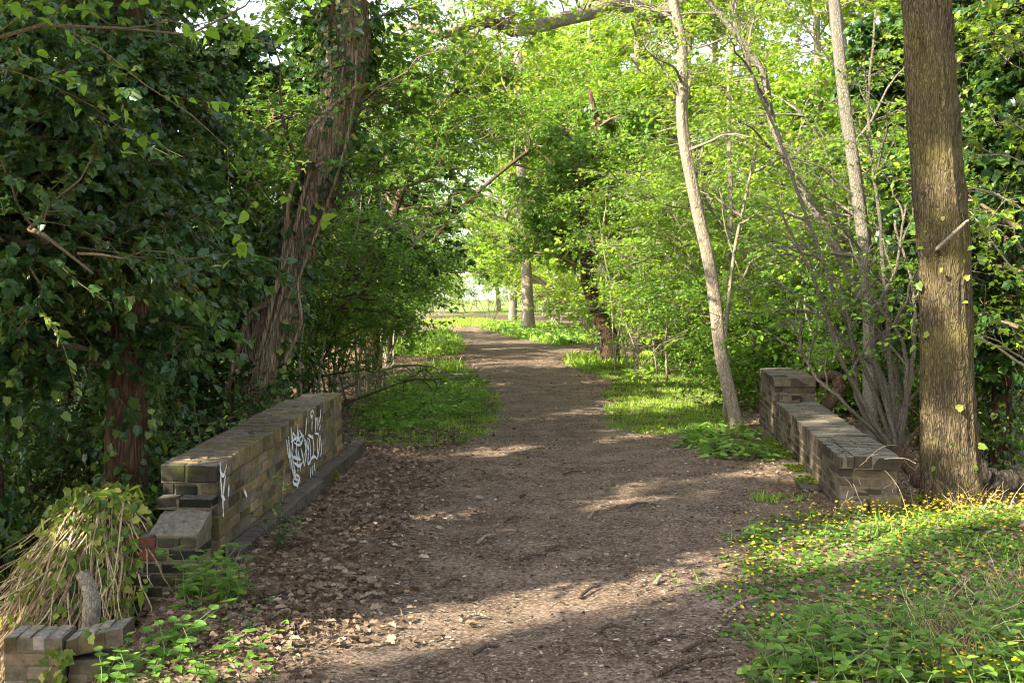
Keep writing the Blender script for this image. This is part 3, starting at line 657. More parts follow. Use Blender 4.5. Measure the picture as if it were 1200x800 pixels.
# graffiti, traced on the inner face
def onwall(cx_, cy_):
    px, py = 240+cx_/5.517, 455+cy_/5.517
    a = at(px, py, 1.0); d = a-np.array([0, 0, CAMZ]); nrm = -Vv
    k = np.dot(Wl.o+nrm*.0075-np.array([0, 0, CAMZ]), nrm)/np.dot(d, nrm)
    return np.array([0, 0, CAMZ])+d*k
ST = [[(535, 235), (540, 300), (545, 360), (548, 430), (552, 520)], [(528, 330), (538, 420), (548, 450)], [(585, 200), (572, 270), (565, 360), (560, 440)], [(583, 200), (600, 270), (610, 350)],
      [(572, 290), (600, 330), (628, 300)], [(610, 270), (632, 320), (612, 365), (575, 350)], [(560, 400), (570, 480), (585, 545)], [(548, 380), (556, 470), (575, 570), (600, 590)],
      [(580, 385), (596, 470), (600, 540)], [(600, 400), (612, 480), (618, 535)], [(618, 385), (632, 450), (640, 505)], [(640, 505), (652, 420), (650, 330)], [(655, 190), (650, 270), (648, 300)],
      [(660, 320), (668, 400), (662, 480), (680, 460), (676, 350), (662, 318)], [(690, 140), (680, 165), (690, 185), (700, 160), (690, 138)], [(690, 195), (688, 270)], [(710, 280), (712, 215), (725, 180), (722, 270)],
      [(742, 135), (742, 180), (728, 240)], [(742, 235), (735, 270)], [(690, 300), (700, 380), (695, 430)], [(705, 290), (730, 300), (735, 380), (720, 450), (708, 440)], [(740, 300), (748, 400), (740, 440)],
      [(572, 570), (590, 560), (605, 585), (590, 620), (566, 610), (568, 585), (600, 592)], [(595, 600), (592, 660)], [(680, 510), (674, 580)], [(700, 480), (706, 540)], [(690, 500), (690, 600)],
      [(88, 475), (92, 540), (112, 560), (132, 490)], [(90, 560), (95, 620), (100, 700)], [(122, 560), (112, 640), (106, 720), (108, 800)], [(145, 620), (140, 700)], [(95, 690), (120, 720)], [(240, 650), (262, 700)], [(108, 800), (106, 830)],
      [(555, 440), (610, 460)], [(660, 400), (640, 330)], [(545, 250), (552, 330), (560, 410)], [(590, 230), (588, 300), (580, 380), (590, 470)], [(625, 300), (640, 380), (632, 440)], [(565, 480), (600, 500), (625, 470)],
      [(655, 300), (690, 320)], [(665, 470), (690, 440), (712, 450)], [(715, 320), (716, 400), (724, 440)], [(560, 520), (580, 600)], [(545, 345), (580, 320), (605, 345)], [(700, 180), (705, 260)]]
for lo, hi_ in ((0, 200), (200, 400), (400, 900)):
    G = Geo()
    for k, s in enumerate(ST):
        if lo <= s[0][0] < hi_: P = catmull([onwall(*p)-Vv*.0004*k for p in s], 5*len(s)); ribbon(G, P, -Vv, .028)
    G.build('graffiti', M['paint'], root, root.location)

# ================================================================== RIGHT PARAPET
p0 = np.array([2.505, 9.05, 0]); p1 = np.array([2.955, 13.3, 0]); Ur = unit(p1-p0); Vr_ = np.array([Ur[1], -Ur[0], 0])
Wr = Wall(p0, Ur, Vr_, .006, 8); Lr = np.linalg.norm(p1-p0)
root = thing('brick_parapet', 'low sooty brick parapet with a taller pier at its far end, right of path', 'brick wall', (2.7, 9.1, 0))
G = Geo(); Wr.fill(G, .06, Lr, 0, .43, -.25, .335); G.build('brickwork', M['brick_r'], root, root.location)
G = Geo(); Wr.fill(G, -.02, .10, .0, .20, -.2, .09); Wr.fill(G, -.03, .12, .22, .45, -.2, .14, bl=.3); G.build('broken_end', M['brick_l'], root, root.location)
G = Geo(); Wr.coping(G, .0, 1.2, .10, .45, .343, .435, 0, 0); Wr.coping(G, .03, 1.2, -.008, .098, .343, .43, 0, .05); Wr.coping(G, 1.2, Lr-.01, -.012, .44, .343, .437); G.build('coping', M['brick_r'], root, root.location)
G = Geo(); Wr.fill(G, Lr, Lr+1.6, -.03, .42, -.25, .60); Wr.fill(G, Lr-.13, Lr-.005, .02, .24, .44, .525); Wr.coping(G, Lr-.02, Lr+1.6, -.04, .43, .606, .70); G.build('pier', M['brick_r'], root, root.location)
Wr.core.build('mortar', M['mortar'], root, root.location)
G = Geo(); u = .9
while u < 4.2:
    ln = Wr.q.uniform(.4, .8); Wr.brick(G, (u+ln/2, -.09, -.02), (ln/2-.004, .08, .06), .004, .012); u += ln
G.build('plinth', M['stone'], root, root.location)
for ua, ub in ((1.05, 1.5), (1.75, 2.2), (2.5, 3.0), (3.1, 3.9)):
    G = Geo(); n = 300; u = rng.uniform(ua, ub, n)
    leaves(G, Wr.pt(np.stack([u, rng.uniform(-.16, -.01, n), rng.uniform(.035, .055, n)], 1)), flatvec(n), upn(n, .5), .035, T_RH, rng.uniform(0, .5, n))
    G.build('moss', M['moss'], root, root.location)
G = Geo(); n = 16; a = rng.uniform(0, 1, n)
S = Wr.pt(np.stack([rng.uniform(-.03, .1, n), rng.uniform(.0, .45, n), rng.uniform(.1, .43, n)], 1))
cu = Cur(S, -Ur*.5+rng.normal(size=(n, 3))*.7+[0, 0, -.2], rng.uniform(.15, .5, n), np.tile([0, 0, -.3], (n, 1)), rng, .15); cu.tubes(G, np.full(n, .004), np.full(n, .002), 8, 4, None)
o = G.build('dead_ivy_stems', M['dry'], root, root.location); o['label'] = 'dead ivy stems hanging over the broken near end'

# moss cushion
G = Geo(); n = 2600; c = onwall(760, 560); q = unit(rng.normal(size=(n, 3))); q[:, 2] = abs(q[:, 2])
P = c+np.array([.04, 0, -.05])+q*np.array([.10, .17, .11])*rng.uniform(.75, 1.05, (n, 1))
leaves(G, P, q+rng.normal(size=(n, 3))*.5, rng.normal(size=(n, 3)), .022, T_RH, rng.uniform(0, 1, n), .8)
tag(G.build('moss_cushion', M['moss']), 'yellow-green moss cushion on the plinth under the graffiti', 'moss')

# ================================================================== LOWER BRICK WING WALL, POST, IVY MOUND (bottom left)
root = thing('wing_wall', 'low mossy brick wall fragment with a sloping coping at the foot of the left bank', 'brick wall', (-2.4, 6.1, -.5))
b = at(5, 800, 6.05); Ww = Wall((b[0], 6.05, -.9), np.array([1., .05, 0]), np.array([-.05, 1., 0]), 0, 9); z = lambda py: at(0, py, 6.05)[2]+.9
G = Geo(); Ww.fill(G, .0, .30, 0, .22, .15, z(765), miss=.08); Ww.fill(G, .315, .60, .03, .25, .15, z(776), miss=.12); G.build('brickwork', M['brick_w'], root, root.location)
G = Geo(); Ww.coping(G, .0, .30, -.01, .23, z(765)+.006, z(747), 0, .15)
Ww.sl = .22; Ww.coping(G, .30, .60, .02, .25, z(776)-.05, z(758)-.04, 0, .1); Ww.sl = 0; G.build('coping', M['brick_w'], root, root.location)
Ww.core.build('mortar', M['mortar'], root, root.location)
G = Geo(); n = 240; u = rng.uniform(-.05, .65, n); zz = rng.uniform(.25, .93, n); ok = fnoise(u*2, zz*2, .8, 6) > .15; u, zz = u[ok], zz[ok]; n = len(u)
leaves(G, Ww.pt(np.stack([u, rng.uniform(-.07, -.01, n), zz], 1)), np.array([0, 0, -.7])+rng.normal(size=(n, 3))*.5, np.array([0, -1, .5])+rng.normal(size=(n, 3))*.4, .05*np.exp(rng.normal(0, .35, n)), T_IVY, rng.uniform(0, 1, n)); G.build('ivy', M['ivylit'], root, root.location)

pb = at(106, 745, 6.5); pt_ = at(97, 672, 6.62)
root = thing('broken_stump', 'pale sunlit broken stump standing by the lower brick wall', 'tree stump', tuple(pb))
G = Geo(); tube(G, catmull([pb-[0, 0, .2], pb+[.01, 0, .15], (pb+pt_)/2+[.025, 0, .06], pt_], 16), np.linspace(.055, .04, 16), 12, .5, .16, lump=.2); G.build('trunk', M['bark_pale'], root, tuple(pb), smooth=True)

mb = np.array([-2.66, 7.4, -.78]); root = thing('ivy_mound', 'sunlit ivy and dead stems tumbling down the bank left of the stepped wall end', 'ivy', tuple(mb))
G = Geo(); nth, nz = 26, 16; th, zz = np.meshgrid(np.arange(nth)*2*pi/nth, np.linspace(0, 1, nz)); rr = ((.66)*(1-zz)**.8+.03)*(1+.18*np.sin(3*th+zz*4)+.1*np.sin(7*th-zz*9))
V = np.stack([mb[0]+rr*np.cos(th)*.85+zz*.12, mb[1]+rr*np.sin(th), mb[2]-.1+zz*1.35], -1)
i = np.arange(nz-1)[:, None]; j = np.arange(nth)[None]; G.add(V, np.stack([i*nth+j, i*nth+(j+1) % nth, (i+1)*nth+(j+1) % nth, (i+1)*nth+j], -1), np.full((nz-1)*nth, 4), .5)
G.build('earth', M['ground'], root, tuple(mb), smooth=True, attrs={'grass': np.zeros(nz*nth), 'field': np.zeros(nz*nth)})
def mound(n, zlo, zhi, off):
    a = rng.uniform(0, 6.28, n); z_ = rng.uniform(zlo, zhi, n); r2 = ((.66)*(1-z_)**.8+.03)*(1+.18*np.sin(3*a+z_*4)+.1*np.sin(7*a-z_*9))+off
    return np.stack([mb[0]+r2*np.cos(a)*.85+z_*.12, mb[1]+r2*np.sin(a), mb[2]-.1+z_*1.35], 1), np.stack([np.cos(a), np.sin(a), np.full(n, .5)], 1)
G = Geo(); P, nr = mound(1500, .45, 1.0, np.abs(rng.normal(.10, .07, 1500))); D = nr*.3+rng.normal(size=P.shape)*.5; D[:, 2] -= .6
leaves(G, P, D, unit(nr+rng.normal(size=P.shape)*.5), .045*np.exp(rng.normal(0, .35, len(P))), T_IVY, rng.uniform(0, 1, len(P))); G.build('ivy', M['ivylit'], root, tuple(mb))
G = Geo(); P, nr = mound(1700, .2, .98, np.abs(rng.normal(.05, .05, 1700))); D = nr*.35+rng.normal(size=P.shape)*.22; D[:, 2] -= .95; D[:, 0] -= .18
cu = Cur(P, D, rng.uniform(.25, .75, 1700), np.tile([0, 0, -.12], (1700, 1)), rng, .08); cu.tubes(G, rng.uniform(.003, .007, 1700), np.full(1700, .002), 9, 4, None); G.build('dead_stems', M['dry'], root, tuple(mb))
# ================================================================== NAMED TREES
def ptrunk(pts, base):
    """trunk points given as (px, py, distance) -> local coordinates"""
    b = np.asarray(base); return [at(*p)-b for p in pts]
# big oak, right
b = at(1114, 596, 9.45); b[2] = terrain(b[0], b[1])-.03
oak = mk_tree('oak_tree', 'thick olive-brown tree trunk standing at the near end of the right parapet', 'tree', tuple(b),
    [(0, 0, -.2)]+ptrunk([(1113, 560, 9.45), (1109, 440, 9.45), (1106, 300, 9.45), (1097, 180, 9.5), (1087, 0, 9.55), (1078, -200, 9.6), (1070, -420, 9.7)], b), .225, .15, M['bark_oak'], M['spring'], 21,
    nl=14, t0=.72, t1=1, ll=(1.5, 2.6), sides=72, seg=120, ridge=.06, lump=.08, flare=.45, sub=5, twig=5, leaf=9, size=.06, limbr=.05)
G = Geo(); s0 = at(1098, 292, 9.25); tube(G, catmull([at(1106, 285, 9.42), s0, at(1128, 264, 9.12), at(1135, 258, 9.05)], 12), np.linspace(.017, .008, 12), 8, .5, .2, lump=.2)
G.build('broken_branch', M['bark_pale'], oak, oak.location, smooth=True)
G = Geo(); n = 60; zz = rng.uniform(.05, 2.6, n)**1.0; th = rng.uniform(2.6, 6.0, n); P = np.stack([zz*0, zz*0, zz], 1)
tp = np.array(ptrunk([(1114, 596, 9.45), (1109, 440, 9.45), (1106, 300, 9.45), (1097, 180, 9.5)], b)); P[:, 0] = np.interp(zz, tp[:, 2], tp[:, 0]); P[:, 1] = np.interp(zz, tp[:, 2], tp[:, 1])
r_ = np.stack([np.cos(th), np.sin(th), th*0], 1); D = r_*.5+rng.normal(size=(n, 3))*.4
keep = rng.uniform(size=n) < .45
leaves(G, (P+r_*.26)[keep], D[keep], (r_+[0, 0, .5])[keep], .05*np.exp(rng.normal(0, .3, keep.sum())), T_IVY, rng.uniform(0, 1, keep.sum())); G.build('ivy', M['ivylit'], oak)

# leaning ivy tree, left
b = at(300, 452, 13.0); b[2] = terrain(b[0], b[1])-.1
lean = mk_tree('leaning_tree', 'thick ridged trunk leaning right behind the graffiti wall with ivy stems climbing it', 'tree', tuple(b),
    [(-.12, 0, -.3)]+ptrunk([(304, 440, 13), (330, 350, 13), (346, 290, 13), (370, 228, 12.9), (383, 165, 12.8), (403, 108, 12.8), (410, 40, 12.7), (400, -40, 12.6), (415, -110, 12.6)], b), .25, .18, M['bark_lean'], M['mid'], 22,
    nl=20, t0=.35, t1=1, ll=(.9, 1.9), sides=64, seg=90, ridge=.10, lump=.10, flare=.25, sub=6, twig=6, leaf=15, size=.055, limbr=.022, ivy=0, bias=(.35, .1, 0))
G = Geo()
V1 = [[(262, 470, 12.9), (290, 375, 12.75), (318, 350, 12.65), (332, 300, 12.6), (338, 235, 12.55), (352, 195, 12.5), (368, 150, 12.45), (398, 118, 12.4), (420, 100, 12.4)],
      [(285, 450, 12.8), (308, 400, 12.7), (322, 340, 12.62), (345, 270, 12.55), (362, 205, 12.5), (380, 190, 12.45)],
      [(330, 430, 12.75), (352, 380, 12.68), (350, 330, 12.65), (372, 270, 12.6), (400, 190, 12.5), (415, 120, 12.45), (418, 60, 12.4)],
      [(300, 440, 12.8), (340, 310, 12.62), (338, 262, 12.6)]]
for k, v_ in enumerate(V1): tube(G, catmull([at(*p) for p in v_], 50), np.linspace(.036, .02, 50)*(1, .8, .6, .7)[k], 9, .5, .12, lump=.1)
o = G.build('ivy_stem', M['bark_lean'], lean, lean.location, smooth=True)
G = Geo(); q = np.random.default_rng(5); n = 4600; t = q.uniform(0, 1, n); mid = np.array([at(*p) for p in [(308, 440, 13), (335, 345, 13), (362, 245, 12.9), (392, 150, 12.8), (408, 60, 12.7), (412, -40, 12.6)]])
i_ = t*4.99; i0 = i_.astype(int); P = mid[i0]*(1-(i_-i0))[:, None]+mid[i0+1]*(i_-i0)[:, None]; a = q.uniform(0, 6.28, n); r_ = np.stack([np.cos(a), np.sin(a), a*0], 1)
w = (fnoise(t*3, a, .6, 4) > .12)|(q.uniform(size=n) < .08)|((t > .72)&(q.uniform(size=n) < .6))
D = r_*.4+q.normal(size=(n, 3))*.4; D[:, 2] -= .7; P = P+r_*(.25+np.abs(q.normal(0, .08, n)))[:, None]
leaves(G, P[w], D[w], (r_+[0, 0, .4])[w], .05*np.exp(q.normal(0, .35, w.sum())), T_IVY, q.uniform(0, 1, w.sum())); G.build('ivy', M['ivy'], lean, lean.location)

# dark ivy-clad trees at the left edge
ivk = dict(tmpl=T_IVY, size=.045, droop=.55, tgrav=-.35, grav=-.2, flat=.6, twf=1.3, nup=.7, sj=.45)
def ivytree(label, loc, tr, r0, r1, bark, seed, **k):
    kw = dict(nl=24, t0=.12, t1=1, ll=(.8, 2.1), sub=7, twig=8, leaf=23, sides=20, seg=40, ridge=.06, ivy=2600); kw.update(ivk); kw.update(k)
    return mk_tree('ivy_clad_tree', label, 'tree', loc, tr, r0, r1, bark, kw.pop('lm', M['ivy']), seed, **kw)
ivytree('dark ivy-smothered tree with a reddish-brown trunk behind the stepped wall end', g3(-2.92, 9.0), [(0, 0, -.3), (0, 0, 1), (.05, 0, 2.4), (-.05, .1, 3.6), (.1, .2, 4.9)], .17, .09, M['bark_red'], 31, t0=.3, ivy=900, ll=(.6, 1.15), bias=(-.9, -.2, 0))
ivytree('dark ivy-smothered tree filling the left edge of the frame', g3(-3.75, 8.2), [(0, 0, -.3), (.1, 0, 1.2), (.05, .1, 3), (.2, .1, 4), (.1, .2, 5.0)], .15, .08, M['bark_dark'], 32, t0=.5)
ivytree('dark ivy-covered tree between the reddish trunk and the leaning trunk', g3(-3.75, 11.9), [(0, 0, -.3), (0, 0, 1.2), (.15, 0, 3), (.1, 0, 4), (.1, 0, 5.2)], .2, .1, M['bark_dark'], 33, ll=(.8, 1.4), bias=(-.4, -.1, 0))
ivytree('tall ivy-covered tree behind the dark left foliage', g3(-5.2, 12.2), [(0, 0, -.3), (0, 0, 2), (.1, 0, 4), (.0, 0, 5.5)], .2, .1, M['bark_dark'], 34, t0=.35, ll=(1.2, 2.2))
mk_shrub('elder_shrub', 'yellow-green sunlit shrub low in front of the reddish-brown trunk', 'shrub', g3(-3.75, 7.9), 2.3, .5, 5, M['bark_dark'], M['fresh'], 35, per=4, sub=4, twig=4, leaf=8, size=.042, t0=.5, stemr=.014)
# sprig hanging in at the top left
mk_tree('overhanging_maple', 'fresh green leafy spray hanging in at the top left corner', 'tree', g3(-3.5, 5.9), [(0, 0, -.3), (-.1, .1, 1.5), (.1, .0, 3), (.3, -.1, 5.2)], .07, .03, M['bark_dark'], M['fresh'], 36, nl=6, t0=.9, ll=(1.7, 2.4), bias=(1.3, -.3, .05), sub=6, twig=5, leaf=10, size=.05, tmpl=T_NET, limbr=.012)

# slender tree on the right verge
b = at(866, 505, 14.4); b[2] = terrain(b[0], b[1])-.02
mk_tree('slender_tree', 'slender pale leaning trunk on the right verge just beyond the brick pier', 'tree', tuple(b),
    [(.02, 0, -.2)]+ptrunk([(862, 490, 14.4), (845, 415, 14.4), (835, 330, 14.4), (815, 235, 14.4), (800, 150, 14.4), (800, 60, 14.4), (788, -20, 14.4), (795, -150, 14.4)], b), .085, .05, M['bark_pale'], M['spring'], 41,
    nl=16, t0=.5, ll=(.8, 1.7), sides=24, seg=60, ridge=.05, lump=.12, flare=.3, sub=4, twig=4, leaf=7, size=.045, limbr=.02)
def pole(name, label, base, pts, r0, r1, bark, seed, **k):
    d0 = pts[0][2]; b = at(*base, d0); b[2] = min(b[2], float(terrain(b[0], b[1])))
    kw = dict(nl=12, t0=.35, ll=(.7, 1.5), sides=16, seg=44, ridge=.05, lump=.1, sub=4, twig=4, leaf=8, size=.05, limbr=.018); kw.update(k)
    return mk_tree(name, label, 'tree', tuple(b), [(0, 0, -.1)]+ptrunk(pts, b), r0, r1, bark, kw.pop('lm', M['spring']), seed, **kw)
pole('grey_tree', 'straight grey trunk rising behind the right parapet between thin leaning stems', (1020, 500), [(1020, 470, 13.9), (1018, 340, 13.9), (1003, 215, 13.9), (988, 110, 13.9), (977, 0, 13.9), (968, -130, 13.9)], .088, .062, M['bark_ash'], 42)
pole('leaning_tree', 'thin grey trunk slanting from lower right to upper left between the slender and straight trunks', (1060, 470), [(1045, 420, 14.3), (1000, 330, 14.3), (966, 265, 14.3), (930, 205, 14.3), (905, 145, 14.3), (893, 85, 14.3), (858, 35, 14.3), (825, -5, 14.3), (770, -70, 14.3)], 0.066, .036, M['bark_ash'], 43)
pole('forked_tree', 'pale forked trunk seen just right of the thick trunk', (1140, 500), [(1136, 420, 15), (1130, 240, 15), (1122, 130, 15), (1117, 40, 15), (1112, -60, 15)], .09, .06, M['bark_ash'], 44)
pole('thin_sapling', 'thin straight sapling stem crossing behind the slender leaning trunk', (850, 440), [(850, 400, 15.5), (860, 300, 15.5), (872, 240, 15.5), (888, 165, 15.5)], .03, .015, M['bark_pale'], 45, nl=5, sides=8, ridge=0, flare=0)
pole('thin_sapling', 'thin upright sapling just right of the slender leaning trunk', (850, 440), [(848, 400, 19), (856, 250, 19), (854, 120, 19), (862, 10, 19), (862, -60, 19)], .05, .03, M['bark_pale'], 46, nl=6, sides=8, ridge=0)
# many-stemmed grey shrub behind the right parapet
root = thing('hazel_shrub', 'thin-leaved grey many-stemmed shrub spreading out behind the right parapet', 'shrub', g3(*at(1040, 520, 11.6)[:2]))
q = np.random.default_rng(47); G = Geo(); bb = np.array(root.location)
SP = [[(1045, 530, 11.6), (1020, 480, 11.5), (985, 410, 11.4), (960, 330, 11.3), (918, 245, 11.2)], [(1045, 525, 11.6), (1010, 470, 11.6), (1000, 400, 11.6), (985, 330, 11.7), (940, 280, 11.7)],
      [(1048, 520, 11.6), (1030, 450, 11.7), (1022, 380, 11.8), (1050, 310, 11.9), (1062, 240, 12)], [(1048, 525, 11.6), (1060, 460, 11.5), (1052, 400, 11.4), (1012, 340, 11.3), (1010, 290, 11.2)],
      [(1052, 520, 11.6), (1035, 440, 11.8), (1002, 410, 11.9), (940, 360, 12), (905, 335, 12.1)], [(1050, 525, 11.6), (1075, 440, 11.8), (1080, 350, 12), (1058, 260, 12.2)],
      [(1040, 525, 11.6), (990, 470, 11.4), (950, 430, 11.4), (930, 372, 11.4)],
      [(1046, 525, 11.6), (1012, 440, 11.8), (968, 330, 12), (925, 200, 12.2), (880, 90, 12.4), (850, 0, 12.5)], [(1050, 525, 11.6), (1040, 420, 11.9), (1032, 280, 12.2), (1020, 130, 12.4), (1030, 10, 12.6)]]
PP, TT = [], []
for k, s in enumerate(SP):
    P = catmull([bb+[0, 0, -.1]]+[at(*p) for p in s], 40); P += np.cumsum(q.normal(0, .006, P.shape), 0); tube(G, P, np.linspace(.032, .010, 40)*q.uniform(.7, 1.1), 9, .5, .06, q, lump=.1)
    ii = q.integers(14, 38, 5); PP.append(P[ii]); TT.append(unit(P[ii+1]-P[ii-1]))
G.build('stems', M['bark_grey'], root, tuple(bb), smooth=True)
PP, TT = np.concatenate(PP), np.concatenate(TT); d = spawn(q, TT, len(PP), 50, .2)
W, Lf = foliage(q, PP, d, q.uniform(.4, 1.1, len(PP)), sub=4, twig=3, leaf=5, size=.04, r0=.012, twiglen=.3)
W.build('branches', M['bark_grey'], root, tuple(bb), smooth=True); Lf.build('crown', M['fresh'], root, tuple(bb))
# leafy branch in front of the dark right edge
pole('young_hawthorn', 'bright leafy hawthorn sprays reaching in at the right edge beside the thick trunk', (1225, 560), [(1222, 520, 10.5), (1215, 400, 10.5), (1205, 250, 10.5), (1215, 100, 10.5), (1210, -20, 10.5)], .04, .02, M['bark_pale'], 48, nl=18, t0=.3, bias=(-.35, 0, 0), sub=5, twig=5, leaf=9, size=.045, lm=M['spring'], limbr=.010)
# overhanging bough across the top of the path
b = np.array(g3(*at(1024, 440, 22)[:2])); root = thing('overhanging_tree', 'tree whose thick brown bough reaches left across the top of the path', 'tree', tuple(b))
q = np.random.default_rng(49); G = Geo()
P1 = catmull([b+[0, 0, -.2], at(1020, 330, 22), at(1006, 200, 22), at(985, 60, 22), at(968, -60, 22), at(955, -220, 22)], 60); tube(G, P1, np.linspace(.17, .11, 60), 18, .5, .06, q, lump=.08)
G.build('trunk', M['bark_ash'], root, tuple(b), smooth=True)
G = Geo(); P2 = catmull([at(972, -40, 22), at(900, -75, 21), at(830, -30, 20), at(775, 14, 19.5), at(750, 10, 18.8), (at(722, 4, 18)), at(690, 15, 17.5), at(655, 24, 17), at(610, 36, 16.6), at(588, 30, 16.4), at(560, 26, 16.2), at(520, 40, 16), at(480, 30, 16)], 110)
tube(G, P2, np.r_[np.linspace(.15, .10, 60), np.linspace(.10, .05, 50)], 20, .5, .10, q, lump=.16)
tube(G, catmull([at(735, 6, 18.2), at(690, -5, 18), at(640, -25, 17.5), at(600, -60, 17)], 30), np.linspace(.06, .03, 30), 10, .5, .08, q, lump=.1)
G.build('bough', M['bark_pale'], root, tuple(b), smooth=True)
tt, S, Tn = trunk_samples(P2, q, 34, .25, 1); S = np.vstack([S, trunk_samples(P1, q, 22, .5, 1)[1]]); Tn = np.vstack([Tn, np.tile([0, 0, 1.], (22, 1))])
d = spawn(q, Tn, len(S), 65, .35); W, Lf = foliage(q, S, d, q.uniform(.8, 2.0, len(S)), sub=6, twig=5, leaf=11, size=.055, r0=.02)
W.build('branches', M['bark_pale'], root, tuple(b), smooth=True); Lf.build('crown', M['spring'], root, tuple(b))

# ================================================================== HEDGE TREES AND THICKETS (prototypes then copies)
sh = mk_shrub('hawthorn_shrub', 'x', 'shrub', (0, 0, 0), 4.4, 1.3, 8, M['bark_dark'], M['mid'], 61, per=7, sub=6, twig=6, leaf=11, size=.052, lean=(.08, 0), t0=.28, flat=.4, sj=.4)
sh2 = mk_shrub('thicket_shrub', 'x', 'shrub', (0, 0, 0), 5.4, 1.9, 8, M['bark_ash'], M['spring'], 62, per=7, sub=5, twig=6, leaf=8, size=.056, flat=.25, t0=.2, sj=.4, stemr=.034)
sh3 = mk_shrub('thicket_shrub', 'x', 'shrub', (0, 0, 0), 2.6, 1.3, 10, M['bark_dark'], M['mid'], 68, per=5, sub=6, twig=6, leaf=9, size=.05, flat=.35, t0=.1, sj=.4, stemr=.018)
hi = ivytree('x', (0, 0, 0), [(0, 0, -.3), (.05, 0, 1.2), (.3, 0, 3), (.5, 0, 4.6), (.9, 0, 6.4)], .14, .07, M['bark_red'], 63, nl=30, t0=.30, ll=(1.2, 2.1), leaf=14, size=.085, ivy=1800)
tb = mk_tree('broadleaf_tree', 'x', 'tree', (0, 0, 0), [(0, 0, -.3), (.1, 0, 2), (-.1, .1, 5), (.15, 0, 9), (0, 0, 13)], .19, .06, M['bark_pale'], M['spring'], 64, nl=44, t0=.14, ll=(1.6, 3.6), sub=8, twig=7, leaf=13, size=.11, twiglen=.7, limbr=.05, ang=70, sides=14)
tb2 = mk_tree('broadleaf_tree', 'x', 'tree', (0, 0, 0), [(0, 0, -.3), (-.1, 0, 2), (.2, .1, 4), (.1, 0, 7), (.3, 0, 10)], .15, .05, M['bark_ash'], M['fresh'], 65, nl=40, t0=.2, ll=(1.5, 3.0), sub=8, twig=7, leaf=13, size=.085, twiglen=.6, limbr=.04, ang=70, sides=14)
used = set()
def put(proto, px, d, sc, rot, label, group=None, mats=None, dx=0, dz=0):
    loc = (float(X(px, d))+dx, float(d), float(terrain(X(px, d)+dx, d))-.05+dz)
    if proto.name in used: return dup(proto, loc, rot, sc, label, group, mats)
    used.add(proto.name); o = proto; o.location = loc; o.rotation_euler.z = rot; o.scale = (sc,)*3
    o['label'] = label
    if group: o['group'] = group
    for c in o.children:
        if mats and c.name.split('.')[0] in mats: c.material_slots[0].link = 'OBJECT'; c.material_slots[0].material = mats[c.name.split('.')[0]]
    return o
gL = 'dark hedgerow shrubs along the left side of the path'; lL = 'dense mid-green hedgerow shrub with bare lower stems on the left side of the path'
for px, d, s, r in [(330, 16.5, .72, .3), (368, 19.5, .82, 2.1), (385, 23.5, .9, 4.0), (412, 28, .95, 1.2), (425, 34, 1.0, 3.1), (265, 17, 1.15, 5.0), (290, 21, 1.0, .9), (435, 42, 1.1, 2.6), (200, 15, .85, 1.7)]:
    put(sh, px, d, s, r, lL, gL)
gR = 'airy spring-green shrubs behind the right verge'; lR = 'airy spring-green shrub with slender pale stems behind the right verge'
for k, (px, d, s, r) in enumerate([(850, 23, .8, .2), (885, 19.5, .8, 2.9), (905, 21, 1.0, 4.2), (955, 18.5, .9, 5.3), (1010, 20, 1.0, .9), (1060, 18, .95, 2.0), (800, 35, 1.1, 4.4), (930, 26, 1.25, .6), (1040, 25, 1.2, 1.8), (1100, 21, 1.1, 3.0)]):
    put(sh2, px, d, s, r, lR, gR, {'crown': M['fresh']} if k % 3 == 1 else None)
gD = 'low darker shrubs filling the bottom of the right thicket'; lD = 'low dark green shrub filling the bottom of the right thicket'
for px, d, s, r in [(825, 24, .7, 0), (855, 20, .7, 1), (870, 23, 1.0, 2), (890, 18, .9, 3), (935, 19, 1.0, 4), (975, 16.5, .9, 5), (1020, 17, 1.0, .5), (1065, 15, .9, 1.5), (880, 24, 1.3, 2.5), (990, 22, 1.3, 3.5), (775, 33, 1.0, 4.5), (1090, 17, 1.1, 5.5)]:
    put(sh3, px, d, s, r, lD, gD)
for px, d, s, r, mt, lb in [(790, 33, .9, .5, None, 'dark ivy-hung tree just behind the crooked reddish trunk'), (455, 33, 1.0, .2, None, 'dark ivy-hung tree at the left mouth of the leafy tunnel'),
                            (1175, 14, .9, 1.0, None, 'dark ivy-hung tree right of the thick trunk'), (1235, 13, .85, 4.0, None, 'dark ivy-hung tree at the right edge of the frame'), (1130, 19, 1.0, 2.2, None, 'dark ivy-hung tree behind the pale forked trunk')]:
    put(hi, px, d, s, r, lb)
b = np.array(g3(*at(714, 404, 27)[:2]))
ivytree('ivy-hung tree with a crooked reddish trunk on the right edge of the path', tuple(b), [(.05, 0, -.3)]+ptrunk([(712, 395, 27), (698, 360, 27), (688, 325, 27), (691, 290, 27), (684, 250, 27), (688, 200, 27), (700, 150, 27), (690, 105, 27)], b), .20, .05, M['bark_red'], 74, t0=.36, t1=.98, nl=44, ll=(.9, 2.2), leaf=11, size=.075, ivy=700, droop=.3, tgrav=-.15, tmpl=T_OV, flat=.5, lm=M['mid'])
pole('straight_tree', 'straight pale trunk standing at the bend where the path turns left', (620, 376), [(619, 370, 50), (617, 320, 50), (613, 260, 50), (610, 180, 50), (606, 60, 50)], .26, .16, M['bark_pale'], 66, nl=22, t0=.5, ll=(2, 4), sub=6, twig=6, leaf=12, size=.12, limbr=.05)
gT = 'sunlit spring-green trees beyond the right thicket'; lT = 'tall sunlit spring-green tree standing beyond the right thicket'
